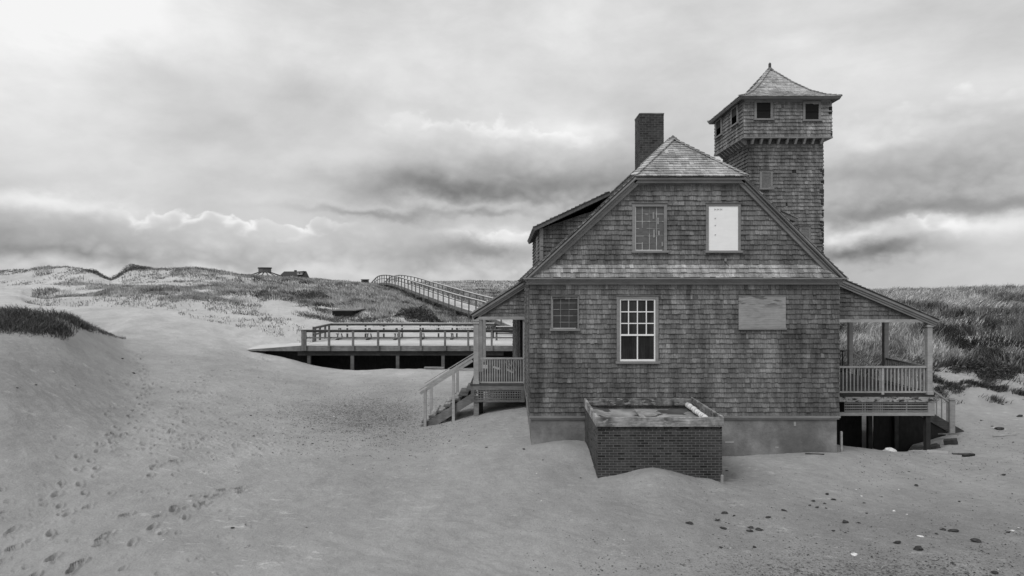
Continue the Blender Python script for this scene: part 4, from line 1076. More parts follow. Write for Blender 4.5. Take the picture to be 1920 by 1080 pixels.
mb = MB(); mb.box(xi, PX(1616, 21.0), 21.0, 21.05, -.9, FZ-.07, .5); mb.build('rear_shade_board', M['darkwood'], rp)  # board wall added under the porch to close off light behind
mb = MB(); mb.box(pxr-.35, pxr+.3, pxr/((1660-CX)/F)+.04, pxr/((1660-CX)/F)+.08, -.9, FZ-.1, .4); mb.hexa([(pxr+.3, 20.64, -.6), (14.3, 20.64, -.2), (14.3, 20.68, -.2), (pxr+.3, 20.68, -.6), (pxr+.3, 20.64, FZ-.5), (14.3, 20.64, .35), (14.3, 20.68, .35), (pxr+.3, 20.68, FZ-.5)], .4); mb.build('stair_shade_panel', M['darkwood'], rp)  # dark panels added below the stairs, standing in for the shade there
zb0 = PZ(604, YR); zb1 = PZ(598.5, YR)
for yy in (YR, PX(1741, YR)/((1660-CX)/F), PX(1741, YR)/((1594-CX)/F)): porch_post(rp, pxr, yy, FZ, zb0, .145)
Y2 = pxr/((1660-CX)/F); Y3 = pxr/((1594-CX)/F)
mb = MB(); mb.box(xi, pxr+.1, YR-.09, YR+.09, zb0, zb1); mb.box(pxr-.08, pxr+.08, YR+.09, 23.1, zb0, zb1); mb.build('beam', M['porchpaint'], rp)
railing('railing', rp, (xi, YR, 0), (pxr-.08, YR, 0), PZ(688, YR), PZ(735, YR), 38, M['porchpaint'])
mb = MB(); xx = PX(1654, YR); mb.beam((xx, YR, FZ), (xx, YR, PZ(690, YR)), .05, .05); mb.beam((xx, YR-.02, FZ-.01), (xx, YR-.02, FZ+.06), .07, .05, 1.4); mb.build('baluster_post', M['porchpaint'], rp)
railing('railing', rp, (pxr, YR+.1, 0), (pxr, Y2-.08, 0), PZ(688, YR), PZ(735, YR), 20, M['trim'])
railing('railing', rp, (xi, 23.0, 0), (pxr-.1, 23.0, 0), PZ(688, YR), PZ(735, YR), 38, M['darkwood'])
ex, ezv = PX(1753, YR), PZ(598, YR); kx, kz = PX(1578, YR-.1), PZ(523, YR-.1)
poly = [(xi, zb1), (pxr+.05, zb1), (pxr+.05, zb1+.06), (kx, kz-.12), (xi, kz-.12+.45*(kx-xi))]
mb = MB(); shingles(mb, (0, YR, 0), EX, EZ, -EY, poly, mean=.98); mb.face([(u, YR+.004, v) for u, v in poly], .2); mb.build('porch_gable', M['shingle'], rp)
sl_ = (kz-ezv)/(ex-kx); xin = 6.9
porch_roof(rp, (xin, kz+sl_*(kx-xin)), (ex+.02, ezv-.01), YR-.18, 23.3, 1)
mb = MB(); mb.face([(xi, YR, zb0+.1), (pxr, YR, zb0+.1), (pxr, 23.1, zb0+.1), (xi, 23.1, zb0+.1)], .8); mb.build('porch_ceiling', M['trim'], rp)
for (px_, y, top) in ((1738, YR, 0), (1679, 20.6, 0), (1630, 20.6, 0), (1590, 22.8, 0)):
    x = PX(px_, y); w = .065
    mb = MB(); mb.box(x-w, x+w, y-w, y+w, H(x, y)-.3, PZ(778, YR)+.1); mb.build('pile', M['darkwood'], rp)
# right stairs to the east
mb = MB(); xs0 = pxr+.1; xs1 = PX(1786, Y2)+.25; nst = 7; zt_ = FZ; zb2 = H(xs1, Y2)+.08
for k in range(nst):
    t_ = (k+1)/nst; x = xs0+(xs1-xs0)*t_-.12; z = zt_+(zb2-zt_)*t_
    mb.box(x-.18, x+.12, Y2+.03, Y3-.03, z-.05, z, 1.2)
rs = mb.build('stairs', M['rawwood'], rp); rs['label'] = 'steps descending eastward from the right porch'
mb = MB()
for yy in (Y2, Y3): mb = MB(); mb.beam((xs0-.05, yy, FZ-.32), (xs1+.05, yy, zb2-.16), .06, .28, .6); mb.build('stringer', M['rawwood'], rp)
nx_ = PX(1783, Y2); ztop = PZ(672, Y2); znew = PZ(752, Y2)
railing('stair_railing', rp, (pxr+.08, Y2, 0), (nx_-.05, Y2, 0), PZ(673, Y2)-.0, PZ(673, Y2)-.75, 12, M['porchpaint'], diag=PZ(754, Y2))
railing('stair_railing', rp, (pxr+.08, Y3, 0), (nx_-.05, Y3, 0), PZ(673, Y2)-.0, PZ(673, Y2)-.75, 12, M['porchpaint'], diag=PZ(754, Y2))
for yy in (Y2, Y3):
    zz = PZ(746, Y2); mb = MB(); w = .085
    mb.box(nx_-w, nx_+w, yy-w, yy+w, H(nx_, yy)-.2, zz-.05); mb.box(nx_-w-.035, nx_+w+.035, yy-w-.035, yy+w+.035, zz-.05, zz-.02); mb.box(nx_-w+.01, nx_+w-.01, yy-w+.01, yy+w-.01, zz-.02, zz+.02); mb.build('newel', M['porchpaint'], rp, bevel=.006)

# ------------------------------------------------------------------ brick enclosure
Ys_ = 13.2; bx0, bx1 = PX(1119, Ys_), PX(1356, Ys_); zct = PZ(783, Ys_); zcb = PZ(800, Ys_)
be = thing('brick_enclosure', ((bx0+bx1)/2, Ys_, .9), 'low dark brick box with weathered board rim built against the front wall', 'brick enclosure')
w = bx1-bx0; i = .02; nb = 30; bh_ = .0545
z00 = zcb-nb*bh_
mb = MB(); bricks(mb, (bx0+i, Ys_+i, z00), EX, -EY, w-2*i, zcb-z00, .165, bh_, 1.0, .15); bricks(mb, (bx0+i, D-.03, z00), -EY, -EX, D-.03-Ys_-i, zcb-z00, .165, bh_, 1.5); bricks(mb, (bx1-i, Ys_+i, z00), EY, EX, D-.03-Ys_-i, zcb-z00, .165, bh_, 1.1)
bw_ = mb.build('brick_wall', M['brick'], be)
mb = MB(); mb.box(bx0+i+.003, bx1-i-.003, Ys_+i+.003, D-.035, z00, zcb-.07); mb.build('mortar', M['mortar'], bw_)
mb = MB(); mb.box(bx0-.01, bx1+.01, Ys_-.01, Ys_+.035, zcb, zct, 1.15); mb.box(bx0-.012, bx1+.012, Ys_-.014, Ys_+.03, zct, zct+.008, 1.9); mb.box(bx0-.005, bx1+.005, Ys_+.036, Ys_+.07, zcb+.1, zct-.025, .6); mb.build('rim_board', M['curbwood'], be, bevel=.004)
mb = MB(); mb.box(bx0-.01, bx0+.04, Ys_+.037, D-.03, zcb+.0, zct+.002, 1.7); mb.build('rim_board', M['curbwood'], be)
mb = MB(); mb.box(bx1-.04, bx1+.01, Ys_+.037, D-.03, zcb+.0, zct+.002, .9); mb.box(bx1-.025, bx1+.014, Ys_+.037, D-.03, zct+.003, zct+.02, 1.8); mb.build('rim_board', M['curbwood'], be)
mb = MB(); mb.box(bx0+.041, bx1-.041, D-.085, D-.03, zcb+.02, zct+.003, .8)
for k in range(9): xx = bx0+.2+k*(w-.4)/8; mb.box(xx-.02, xx+.02, D-.092, D-.0855, zcb+.03, zct-.02, .6)
mb.build('rim_board', M['curbwood'], be)
mb = MB(); nxg, nyg = 44, 30
x0, x1, y0, y1 = bx0+.04, bx1-.04, Ys_+.036, D-.2
gx_ = np.linspace(x0, x1, nxg); gy_ = np.linspace(y0, y1, nyg); GX, GY = np.meshgrid(gx_, gy_)
GZ = zct-.19+(fbm(GX*1.6, GY*1.6, 4, 201)-.5)*.07+.09*np.exp(-((GX-x0)/.35)**2)-.05*(GY-y0)/(y1-y0)
b0 = len(mb.v); mb.v = [(float(a), float(b), float(c)) for a, b, c in zip(GX.ravel(), GY.ravel(), GZ.ravel())]
for r in range(nyg-1):
    for c in range(nxg-1):
        cx_, cy_ = gx_[c], gy_[r]
        pt = float(fbm(np.array([cx_*1.9]), np.array([cy_*1.9]), 4, 211)[0])
        mb.f.append((r*nxg+c, r*nxg+c+1, (r+1)*nxg+c+1, (r+1)*nxg+c)); mb.t.append(2.2 if pt > .48 else .6); mb.mi.append(0)
o = mb.build('sunken_cover', M['membrane'], be, smooth=True)
mb = MB(); mb.beam((PX(1193, 15.0), 15.0, zct-.19), (PX(1211, 13.5), 13.5, zct-.13), .1, .03, 2.1); 
o = mb.build('batten', M['rawwood'], be)
# rolled sheet
mb = MB(); a = Vector((PX(1290, 15.2), 15.25, zct-.12)); b = Vector((PX(1324, 13.6), 13.6, zct-.10)); n_ = 10
for k in range(n_):
    p0 = a.lerp(b, k/n_); p1 = a.lerp(b, (k+1)/n_+.01)
    mb.cyl(p0+EZ*rnd.uniform(-.008, .008), p1+EZ*rnd.uniform(-.008, .008), .062*rnd.uniform(.85, 1.1), .06*rnd.uniform(.85, 1.1), 12)
o = mb.build('rolled_sheet', M['rag'], smooth=True); tag(o, 'pale rolled-up sheet lying along the right rim inside the brick box', 'rolled sheet')

# ------------------------------------------------------------------ viewing deck
YD = 35.0; dz = PZ(648, YD); dx0 = PX(565, YD); dx1 = 1.9; YD1 = 41.3; rt_ = PZ(618, YD)
dk = thing('viewing_deck', ((dx0+dx1)/2, YD, dz), 'long low timber viewing deck on short posts beyond the left porch', 'deck')
mb = MB()
nb = 44
for k in range(nb):
    y0 = YD+(YD1-YD)*k/nb; mb.box(dx0, dx1, y0+.0005, y0+(YD1-YD)/nb-.0005, dz-.04, dz-rnd.uniform(0, .004), rnd.uniform(.95, 1.04))
mb.build('deck_floor', M['sanddeck'], dk)
mb = MB(); mb.box(dx0, dx1, YD-.05, YD-.005, PZ(658, YD), dz-.004, 1.15); mb.box(dx0-.05, dx0-.005, YD-.05, YD1, PZ(658, YD), dz-.01); mb.build('fascia', M['deckwood'], dk)
mb = MB(); mb.box(dx0-.25, PX(944, YD), YD+.12, YD+.35, PZ(667, YD), PZ(658.5, YD), .32)
for yy in (YD+2.5, YD+4.8): mb.box(dx0, dx1, yy, yy+.2, dz-.45, dz-.06, .5)
mb.build('girder', M['deckwood'], dk)
mb = MB(); mb.box(dx0+.1, dx1, 36.8, 36.85, -.6, dz-.06, .45); mb.box(dx0+.1, dx0+.15, 35.5, 36.8, -.6, dz-.5, .45); mb.build('skirt', M['darkwood'], dk)  # dark boards added under the deck to turn its shade black
for px in (577.5, 659, 744.5, 830, 905):
    for yy in (YD+.23, YD+2.6, YD+4.9):
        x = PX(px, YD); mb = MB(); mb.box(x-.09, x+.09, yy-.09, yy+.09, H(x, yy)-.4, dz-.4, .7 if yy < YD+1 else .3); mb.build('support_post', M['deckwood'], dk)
def post_at(px, Y, ztop, zbot, parent, w=.1, mat='deckwood', name='rail_post', tone=1.1):
    x = PX(px, Y); mb = MB(); mb.box(x-w/2, x+w/2, Y-w/2, Y+w/2, zbot, ztop, tone); return mb.build(name, M[mat], parent)
fps = [568, 572.5, 617, 662, 709, 748.5, 789, 834.5, 878, 922]
for px in fps: post_at(px, YD-.1, rt_-.03, PZ(657, YD), dk, .11 if px != 568 else .14)
mb = MB(); mb.box(dx0-.05, dx1, YD-.17, YD-.0, rt_-.035, rt_, .6); mb.box(dx0, dx1, YD-.045, YD-.005, rt_-.15, rt_-.036, .7); mb.box(dx0, dx1, YD-.045, YD-.005, PZ(634.5, YD), PZ(632, YD), .95); mb.build('rail', M['deckwood'], dk)
Yb = 40.6
mb = MB(); mb.box(dx0-.05, PX(927, Yb), Yb-.09, Yb+.12, rt_, rt_+.04, 1.0); mb.build('rail_cap', M['sanddeck'], dk)
mb = MB(); mb.box(dx0, PX(927, Yb), Yb-.02, Yb+.02, rt_-.14, rt_, .8); mb.box(dx0, PX(927, Yb), Yb-.02, Yb+.02, dz+.35, dz+.45, .9); mb.build('rail', M['deckwood'], dk)
for k in range(10):
    post_at(617+k*(925-617)/9, Yb+.07, rt_, dz-.2, dk, .1, tone=.45)
Y37 = 37.2
mb = MB(); mb.box(dx0-.1, dx0+.1, Y37, Yb-.1, rt_+.0, rt_+.04, .9); mb.build('rail_cap', M['sanddeck'], dk)
mb = MB(); mb.box(dx0-.02, dx0+.02, Y37, Yb-.1, rt_-.14, rt_-.002, 1); mb.box(dx0-.02, dx0+.02, Y37, Yb-.1, dz+.38, dz+.48, 1); mb.build('rail', M['deckwood'], dk)
for yy in (Y37+.05, Y37+.35, 38.5, 39.6): 
    mb = MB(); mb.box(dx0-.08, dx0+.03, yy-.05, yy+.06, dz-.2, rt_-.005, .9); mb.build('rail_post', M['deckwood'], dk)
# ramp
rx = PX(462, YD); rz = PZ(655.5, YD)
mb = MB(); a = [(rx, YD, rz), (dx0-.055, YD, dz), (dx0-.055, 37.2, dz), (rx-.2, 37.2, rz+.06)]
mb.hexa([(p[0], p[1], p[2]-.05) for p in a]+a, 1.0); rm = mb.build('ramp', M['sanddeck'], dk)
mb = MB(); mb.hexa([(rx+.3, YD-.05, rz-.07), (dx0-.055, YD-.05, dz-.3), (dx0-.055, YD-.005, dz-.3), (rx+.3, YD-.005, rz-.07), (rx, YD-.05, rz-.004), (dx0-.055, YD-.05, dz-.004), (dx0-.055, YD-.005, dz-.004), (rx, YD-.005, rz-.004)], 1.2)
mb.build('ramp_side', M['deckwood'], rm)
mb = MB(); mb.hexa([(rx+.9, 35.5, 0), (dx0+.1, 35.5, 0), (dx0+.1, 35.55, 0), (rx+.9, 35.55, 0), (rx+.9, 35.5, rz-.08), (dx0+.1, 35.5, dz-.2), (dx0+.1, 35.55, dz-.2), (rx+.9, 35.55, rz-.08)], .45); mb.build('ramp_shade_board', M['darkwood'], rm)  # dark board added below the ramp to deepen its shade
# right part of deck beyond the post: L rail seen in porch opening
mb = MB(); mb.box(PX(930, 38.3), dx1, 38.22, 38.42, dz+.83, dz+.87, 1.0); mb.build('rail_cap', M['sanddeck'], dk)
mb = MB(); mb.box(PX(930, 38.3), dx1, 38.3, 38.34, dz+.70, dz+.829, .6); mb.box(PX(930, 38.3), dx1, 38.3, 38.34, dz+.38, dz+.46, .8); mb.build('rail', M['deckwood'], dk)
post_at(931, 38.36, dz+.83, dz-.05, dk, .12, tone=.7)
# picnic tables
def table(pa, pb, Y, label):
    x0, x1 = PX(pa, Y), PX(pb, Y); t = thing('picnic_table', ((x0+x1)/2, Y, dz), label, 'picnic table', 'picnic tables on the viewing deck')
    mb = MB()
    for k in range(4): mb.box(x0, x1, Y-.36+k*.185, Y-.36+k*.185+.17, dz+.71, dz+.75, rnd.uniform(.9, 1.05))
    mb.build('tabletop', M['sanddeck'], t)
    for yy in (Y-.78, Y+.52):
        mb = MB(); mb.box(x0, x1, yy, yy+.26, dz+.41, dz+.45); mb.build('bench', M['sanddeck'], t)
    for xx in (x0+.5, (x0+x1)/2+.1, x1-.45):
        mb = MB(); mb.beam((xx, Y-.62, dz), (xx, Y-.15, dz+.7), .06, .05, .9); mb.beam((xx, Y+.62, dz), (xx, Y+.15, dz+.7), .06, .05, .9); mb.box(xx-.03, xx+.03, Y-.75, Y+.75, dz+.35, dz+.409, .6)
        mb.box(xx-.07, xx+.07, Y-.7, Y+.7, dz+.0, dz+.06, .35); mb.build('leg', M['deckwood'], t)
table(622, 757, 39.2, 'long pale picnic table at the left, open-ramp end of the viewing deck')
table(778, 912, 39.4, 'long pale picnic table on the half of the viewing deck nearer the station')
# board on the sand in front of the deck
mb = MB(); mb.beam(P(796, 681, 34.2)*1.0, P(835, 682, 33.6), .22, .07, 1.3); mb.beam(P(870, 686, 33), P(940, 692, 32), .2, .07, 1.3)
o = mb.v; 
mb = MB(); a = P(796, 680, 34.0); b = P(833, 681, 34.0); mb.beam(Vector((a.x, 34.0, H(a.x, 34)+.09)), Vector((b.x, 33.9, H(b.x, 33.9)+.09)), .25, .07, 1.6)
o = mb.build('loose_board', M['deckwood']); tag(o, 'loose plank lying on sand at the front edge of the viewing deck', 'plank')
mb = MB(); a = P(850, 684, 33.6); b = P(955, 686, 33.0); mb.beam(Vector((a.x, 33.6, H(a.x, 33.6)+.03)), Vector((b.x, 33.0, H(b.x, 33.0)+.03)), .2, .05, 1.9)
o = mb.build('loose_board', M['deckwood']); tag(o, 'pale buried plank in the sand seen past the left stair handrail', 'plank')

# ------------------------------------------------------------------ boardwalk
bwk = thing('boardwalk', (-3, 53, 2.6), 'long raised boardwalk with railings climbing over the dune hill', 'boardwalk')
cl = [(2.3, 42.0, 1.75), (.9, 44.0, 2.15), (-.6, 47, 2.65), (-2.4, 51, 2.95), (-3.9, 54.5, 3.2), (-8.5, 65.5, 4.15), (-12.5, 75.5, 5.0), (-15.2, 82, 5.35), (-17.6, 88, 5.3), (-20.5, 96, 4.1), (-22.5, 102, 3.3)]
pts = [Vector(p) for p in cl]
def sub(pts, step):
    out = []
    for a, b in zip(pts, pts[1:]):
        n = max(1, round((b-a).length/step))
        for k in range(n): out.append(a.lerp(b, k/n))
    out.append(pts[-1]); return out
ps = sub(pts, 1.75)
# smooth
for _ in range(2): ps = [ps[0]]+[(ps[i-1]+ps[i]*2+ps[i+1])/4 for i in range(1, len(ps)-1)]+[ps[-1]]
sd = []
for i_ in range(len(ps)):
    d = (ps[min(i_+1, len(ps)-1)]-ps[max(i_-1, 0)]); d.z = 0; d.normalize(); sd.append(Vector((d.y, -d.x, 0)))
hw = .95
mb = MB(); fa = MB(); ra = MB(); cp = MB()
for i_ in range(len(ps)-1):
    a, b = ps[i_], ps[i_+1]; sa, sb_ = sd[i_], sd[i_+1]
    q = [a-sa*hw, b-sb_*hw, b+sb_*hw, a+sa*hw]
    mb.hexa([v-EZ*.05 for v in q]+q, rnd.uniform(.92, 1.05))
    for s in (-1, 1):
        a2 = a+sa*s*hw; b2 = b+sb_*s*hw
        fa.beam(a2-EZ*.19, b2-EZ*.19, .05, .27, 1)
        for hh, tk in ((.93, .09), (.5, .07)): ra.beam(a2+EZ*hh, b2+EZ*hh, .04, tk, .9)
        cp.beam(a2+EZ*1.0, b2+EZ*1.0, .16, .04, 1)
mb.build('walkway_floor', M['sanddeck'], bwk); fa.build('fascia', M['deckwood'], bwk); ra.build('rail', M['deckwood'], bwk); cp.build('rail_cap', M['sanddeck'], bwk)
for i_ in range(len(ps)):
    for s in (-1, 1):
        a = ps[i_]+sd[i_]*s*(hw+.03); mb = MB(); deep = (i_ % 2 == 0)
        zg_ = H(a.x, a.y)-.3 if deep else a.z-.3
        zg_ = min(zg_, a.z-.3)
        mb.box(a.x-.05, a.x+.05, a.y-.05, a.y+.05, zg_, a.z+.98, .75); mb.build('rail_post', M['deckwood'], bwk)

# ------------------------------------------------------------------ far buildings
def far_round():
    Y = 150; k = Y/F; x = PX(496.5, Y); r = 13*k; z1 = PZ(503.5, Y); z0 = PZ(511, Y); zb_ = PZ(519, Y)
    t = thing('round_building', (x, Y, zb_), 'distant low building with wide conical roof and dark drum on top', 'building')
    mb = MB(); R = 40*k
    for j in range(16):
        a0 = 2*math.pi*j/16; a1 = 2*math.pi*(j+1)/16
        p = [(x+r*.8*math.cos(a0), Y+r*.8*math.sin(a0), z0), (x+r*.8*math.cos(a1), Y+r*.8*math.sin(a1), z0), (x+R*math.cos(a1), Y+R*math.sin(a1), zb_-.3), (x+R*math.cos(a0), Y+R*math.sin(a0), zb_-.3)]
        mb.face(p, 1)
    rf = mb.build('conical_roof', M['sanddeck'], t)
    mb = MB()
    for j in range(16):
        a0 = 2*math.pi*(j+.5)/16; mb.beam((x+r*.8*math.cos(a0), Y+r*.8*math.sin(a0), z0+.1), (x+R*math.cos(a0), Y+R*math.sin(a0), zb_-.2), .13, .12, .8)
    mb.build('rib', M['darkwood'], rf)
    mb = MB(); mb.cyl((x, Y, z0-.3), (x, Y, z1), r*.93, r*.93, 8, 3); mb.cyl((x, Y, z1), (x, Y, z1+.25), r*1.06, r*1.0, 8, .7); mb.build('drum', M['darkwood'], t)
    mb = MB(); mb.cyl((x, Y, zb_-4), (x, Y, zb_-.25), R*.93, R*.93, 16); mb.build('wall', M['rawwood'], t)
far_round()
def far_house():
    Y = 165; k = Y/F; x0, x1 = PX(527, Y), PX(574, Y); z1 = PZ(509, Y); z0 = PZ(519, Y)
    t = thing('far_house', ((x0+x1)/2, Y, z0), 'distant dark roofed house with small chimney and a gabled end on the skyline', 'house')
    mb = MB(); w = 6
    A_ = [(x0, Y-w/2, z0-.4), (x1, Y-w/2, z0-.4), (x1-.1, Y-.6, z1), (x0+1.0, Y-.6, z1)]
    B_ = [(x0, Y+w/2, z0-.4), (x1, Y+w/2, z0-.4), (x1-.1, Y+.6, z1), (x0+1.0, Y+.6, z1)]
    mb.hexa([A_[0], A_[1], B_[1], B_[0], A_[3], A_[2], B_[2], B_[3]], 1.1)
    rf = mb.build('roof', M['stone'], t)
    mb = MB(); xc = PX(554, Y); mb.box(xc-.25, xc+.25, Y-.3, Y+.3, z1-.1, PZ(506.5, Y)); mb.build('chimney', M['brick'], rf)
    mb = MB(); a, b = PX(563, Y), PX(571.5, Y); mb.box(a, b, Y-2.6, Y-.5, PZ(515.5, Y), PZ(510, Y), .6); 
    d = mb.build('dormer', M['sanddeck'], rf)
    mb = MB(); mb.box(PX(567, Y), PX(569.3, Y), Y-2.66, Y-2.6, PZ(513.6, Y), PZ(511.5, Y)); mb.build('dormer_window', M['glass'], t)
    mb = MB(); mb.hexa([(a-.2, Y-2.8, PZ(510, Y)), (b+.5, Y-2.8, PZ(510, Y)), (b+.5, Y-.5, PZ(510, Y)), (a-.2, Y-.5, PZ(510, Y)), (a-.2, Y-2.8, PZ(509.6, Y)), (b+.6, Y-2.8, PZ(508.5, Y)), (b+.6, Y-.5, PZ(508.5, Y)), (a-.2, Y-.5, PZ(509.6, Y))], .8); mb.build('dormer_roof', M['stone'], t)
    mb = MB(); mb.box(x0+.3, x1-.3, Y-2.7, Y+2.7, z0-4, z0-.41); mb.build('wall', M['rawwood'], t)
far_house()
Y = 100; t = thing('notice_board', (PX(684, Y), Y, H(PX(684, Y), Y)), 'small dark notice board standing on the skyline left of the boardwalk', 'notice board')
x0, x1 = PX(677.5, Y), PX(691.5, Y); z0, z1 = PZ(530, Y), PZ(524.5, Y)
mb = MB(); mb.box(x0, x1, Y-.04, Y+.04, z0, z1); mb.box(x0-.08, x1+.08, Y-.12, Y+.1, z1, z1+.07, .6); mb.build('panel', M['darkwood'], t)
for xx in (x0+.25, x1-.1): mb = MB(); mb.box(xx-.06, xx+.06, Y-.1, Y-.04, z0-.8, z1, 2.5); mb.build('post', M['darkwood'], t)
# low dark shelter edge dug into the bank
Y = 48.0; x0, x1 = PX(630, Y), PX(675, Y); zt3 = PZ(580.5, Y)
t = thing('buried_platform', ((x0+x1)/2, Y, zt3), 'flat dark slab jutting from the grassy bank left of the round shrub', 'platform')
mb = MB(); mb.box(x0, x1, Y-1.4, Y+2.0, zt3-.04, zt3+.02, 1.2); mb.build('slab', M['deckwood'], t)
mb = MB(); mb.box(x0+.1, x1-.25, Y-1.38, Y+1.8, zt3-.36, zt3-.041, .2); mb.build('underside', M['darkwood'], t)

# ------------------------------------------------------------------ stakes, debris, stones
def stake(px, pya, pyb, Y, w, label, mat='rawwood', tone=1.4, lean=0):
    x = PX(px, Y); mb = MB(); mb.beam((x, Y, min(PZ(pyb, Y), H(x, Y))-.2), (x+lean, Y, PZ(pya, Y)), w, w, tone); mb.beam((x+lean, Y, PZ(pya, Y)), (x+lean*1.05, Y, PZ(pya, Y)+.02), w, w, tone, w2=w*.6, h2=w*.6)
    o = mb.build('stake', M[mat]); tag(o, label, 'stake')
stake(1577.5, 810, 845, 15.75, .045, 'thin upright stake beside the right corner of the foundation', tone=2.0)
stake(1353, 892, 905, 13.0, .045, 'short pale stake stub at the right front corner of the brick box', 'rag', .4, .01)
def plank(px0, py0, px1, py1, Y0, Y1, w, h, mat, tone, label, cat='plank', lift=.03):
    x0, x1 = PX(px0, Y0), PX(px1, Y1); mb = MB(); n = 4
    a = Vector((x0, Y0, H(x0, Y0)+lift)); b = Vector((x1, Y1, H(x1, Y1)+lift))
    for k in range(n): mb.beam(a.lerp(b, k/n), a.lerp(b, (k+1)/n), w*rnd.uniform(.9, 1.05), h, tone*rnd.uniform(.9, 1.1), w2=w*rnd.uniform(.9, 1.05), h2=h)
    o = mb.build('plank', M[mat]); tag(o, label, cat); return o
plank(1712, 832, 1760, 838, 19.0, 18.9, .2, .12, 'darkwood', 1.2, 'thick dark beam on the ground behind the front right porch post', lift=.08)
plank(1770, 828, 1795, 834, 19.4, 19.2, .3, .14, 'darkwood', 1.0, 'dark short beam lying at the foot of the right stairs', lift=.08)
plank(1708, 838, 1735, 843, 18.3, 17.9, .22, .025, 'rag', .6, 'pale thin board left of the base of the right porch post', lift=.02)
plank(1738, 845, 1778, 850, 17.9, 17.6, .3, .025, 'rag', .55, 'pale broad board lying in front of the right porch post', lift=.02)
plank(1760, 815, 1800, 828, 20.3, 19.6, .06, .04, 'rawwood', 1.8, 'slim tilted slat crossing the dark beams below the right stairs', lift=.2)
plank(1862, 820, 1905, 822, 19.5, 19.4, .06, .03, 'rag', .5, 'pale thin driftwood strip on the sand near the right edge', 'driftwood')
plank(1590, 812, 1660, 825, 21.5, 20.2, .5, .3, 'darkwood', .8, 'large dark timber lying in the shade under the right porch', lift=.12)
plank(1588, 800, 1620, 808, 19.6, 19.9, .25, .12, 'darkwood', 1.4, 'dark half-buried timber against the foundation under the right porch', lift=.06)
plank(1640, 822, 1668, 828, 18.6, 19.2, .12, .05, 'rawwood', 1.2, 'short grey board on the sand lip under the right porch', lift=.03)
plank(1786, 848, 1822, 851, 17.4, 17.3, .1, .03, 'rawwood', .7, 'thin curved stick right of the pale boards by the right porch', 'stick', .02)
plank(1806, 862, 1826, 860, 17.0, 17.1, .08, .06, 'darkwood', 1.0, 'small dark wood chunk right of the pale boards near the stairs', 'driftwood', .03)
plank(1545, 836, 1510, 842, 15.15, 15.2, .03, .02, 'darkwood', 1.5, 'dark twig lying on the drift against the right foundation', 'twig', .02)
# crumpled sheet
def crumple(px, py, r, mat, label, name, cat, hh=.5, off=0, n=9, Y=None):
    if Y is None: x, Y = unproj(px, py)
    else: x = PX(px, Y)
    z = H(x, Y); mb = MB(); rings = 5; base = 0
    pv = []
    for i_ in range(rings+1):
        ph = math.pi/2*i_/rings
        for j in range(n):
            a = 2*math.pi*j/n; rr = r*math.cos(ph)*rnd.uniform(.75, 1.15); pv.append((x+rr*math.cos(a), Y+rr*math.sin(a)*.8, z-.02+r*hh*math.sin(ph)*rnd.uniform(.7, 1.15)))
    mb.v = pv
    for i_ in range(rings):
        for j in range(n):
            k = (j+1) % n; mb.f.append((i_*n+j, i_*n+k, (i_+1)*n+k, (i_+1)*n+j)); mb.t.append(rnd.uniform(.8, 1.1)); mb.mi.append(0)
    mb.f.append(tuple(rings*n+j for j in range(n))); mb.t.append(1); mb.mi.append(0)
    o = mb.build(name, M[mat]); tag(o, label, cat); return o
crumple(1668, 829, .19, 'rag', 'crumpled pale plastic sheet on the sand in front of the right porch', 'crumpled_sheet', 'rubbish', .6, Y=17.6)
crumple(1636, 823, .07, 'rag', 'small pale scrap left of the crumpled sheet by the right porch', 'paper_scrap', 'rubbish', .3, Y=17.9)

def stone_mesh(r, flat, seed):
    rr = random.Random(seed); n1, n2 = 4, 7; vs = []; fs = []
    for i_ in range(1, n1):
        ph = math.pi*i_/n1
        for j in range(n2):
            a = 2*math.pi*j/n2; k = rr.uniform(.62, 1.25); vs.append((r*k*math.sin(ph)*math.cos(a), r*.7*k*math.sin(ph)*math.sin(a), r*flat*k*math.cos(ph)))
    top = len(vs); vs.append((0, 0, r*flat)); vs.append((0, 0, -r*flat))
    for i_ in range(n1-2):
        for j in range(n2):
            k = (j+1) % n2; fs.append((i_*n2+j, (i_+1)*n2+j, (i_+1)*n2+k, i_*n2+k))
    for j in range(n2):
        k = (j+1) % n2; fs.append((top, j, k)); fs.append((top+1, (n1-2)*n2+k, (n1-2)*n2+j))
    me = bpy.data.meshes.new('stone'); me.from_pydata(vs, [], fs); a = me.attributes.new('tone', 'FLOAT', 'FACE'); a.data.foreach_set('value', [rr.uniform(.7, 1.3) for _ in fs]); return me
def stone(px, py, wpx, flat=.4, mat='stone', label=None, group=None, name='stone', cat='stone'):
    x, Y = unproj(px, py); r = wpx*Y/F/2
    me = stone_mesh(r, flat, rnd.randint(0, 99999)); me.materials.append(M[mat])
    o = bpy.data.objects.new(name, me); COL.objects.link(o); o.location = (x, Y, H(x, Y)+r*flat*.35); o.rotation_euler = (rnd.uniform(-.25, .25), rnd.uniform(-.25, .25), rnd.uniform(-.5, .5))
    tag(o, label, cat, group)
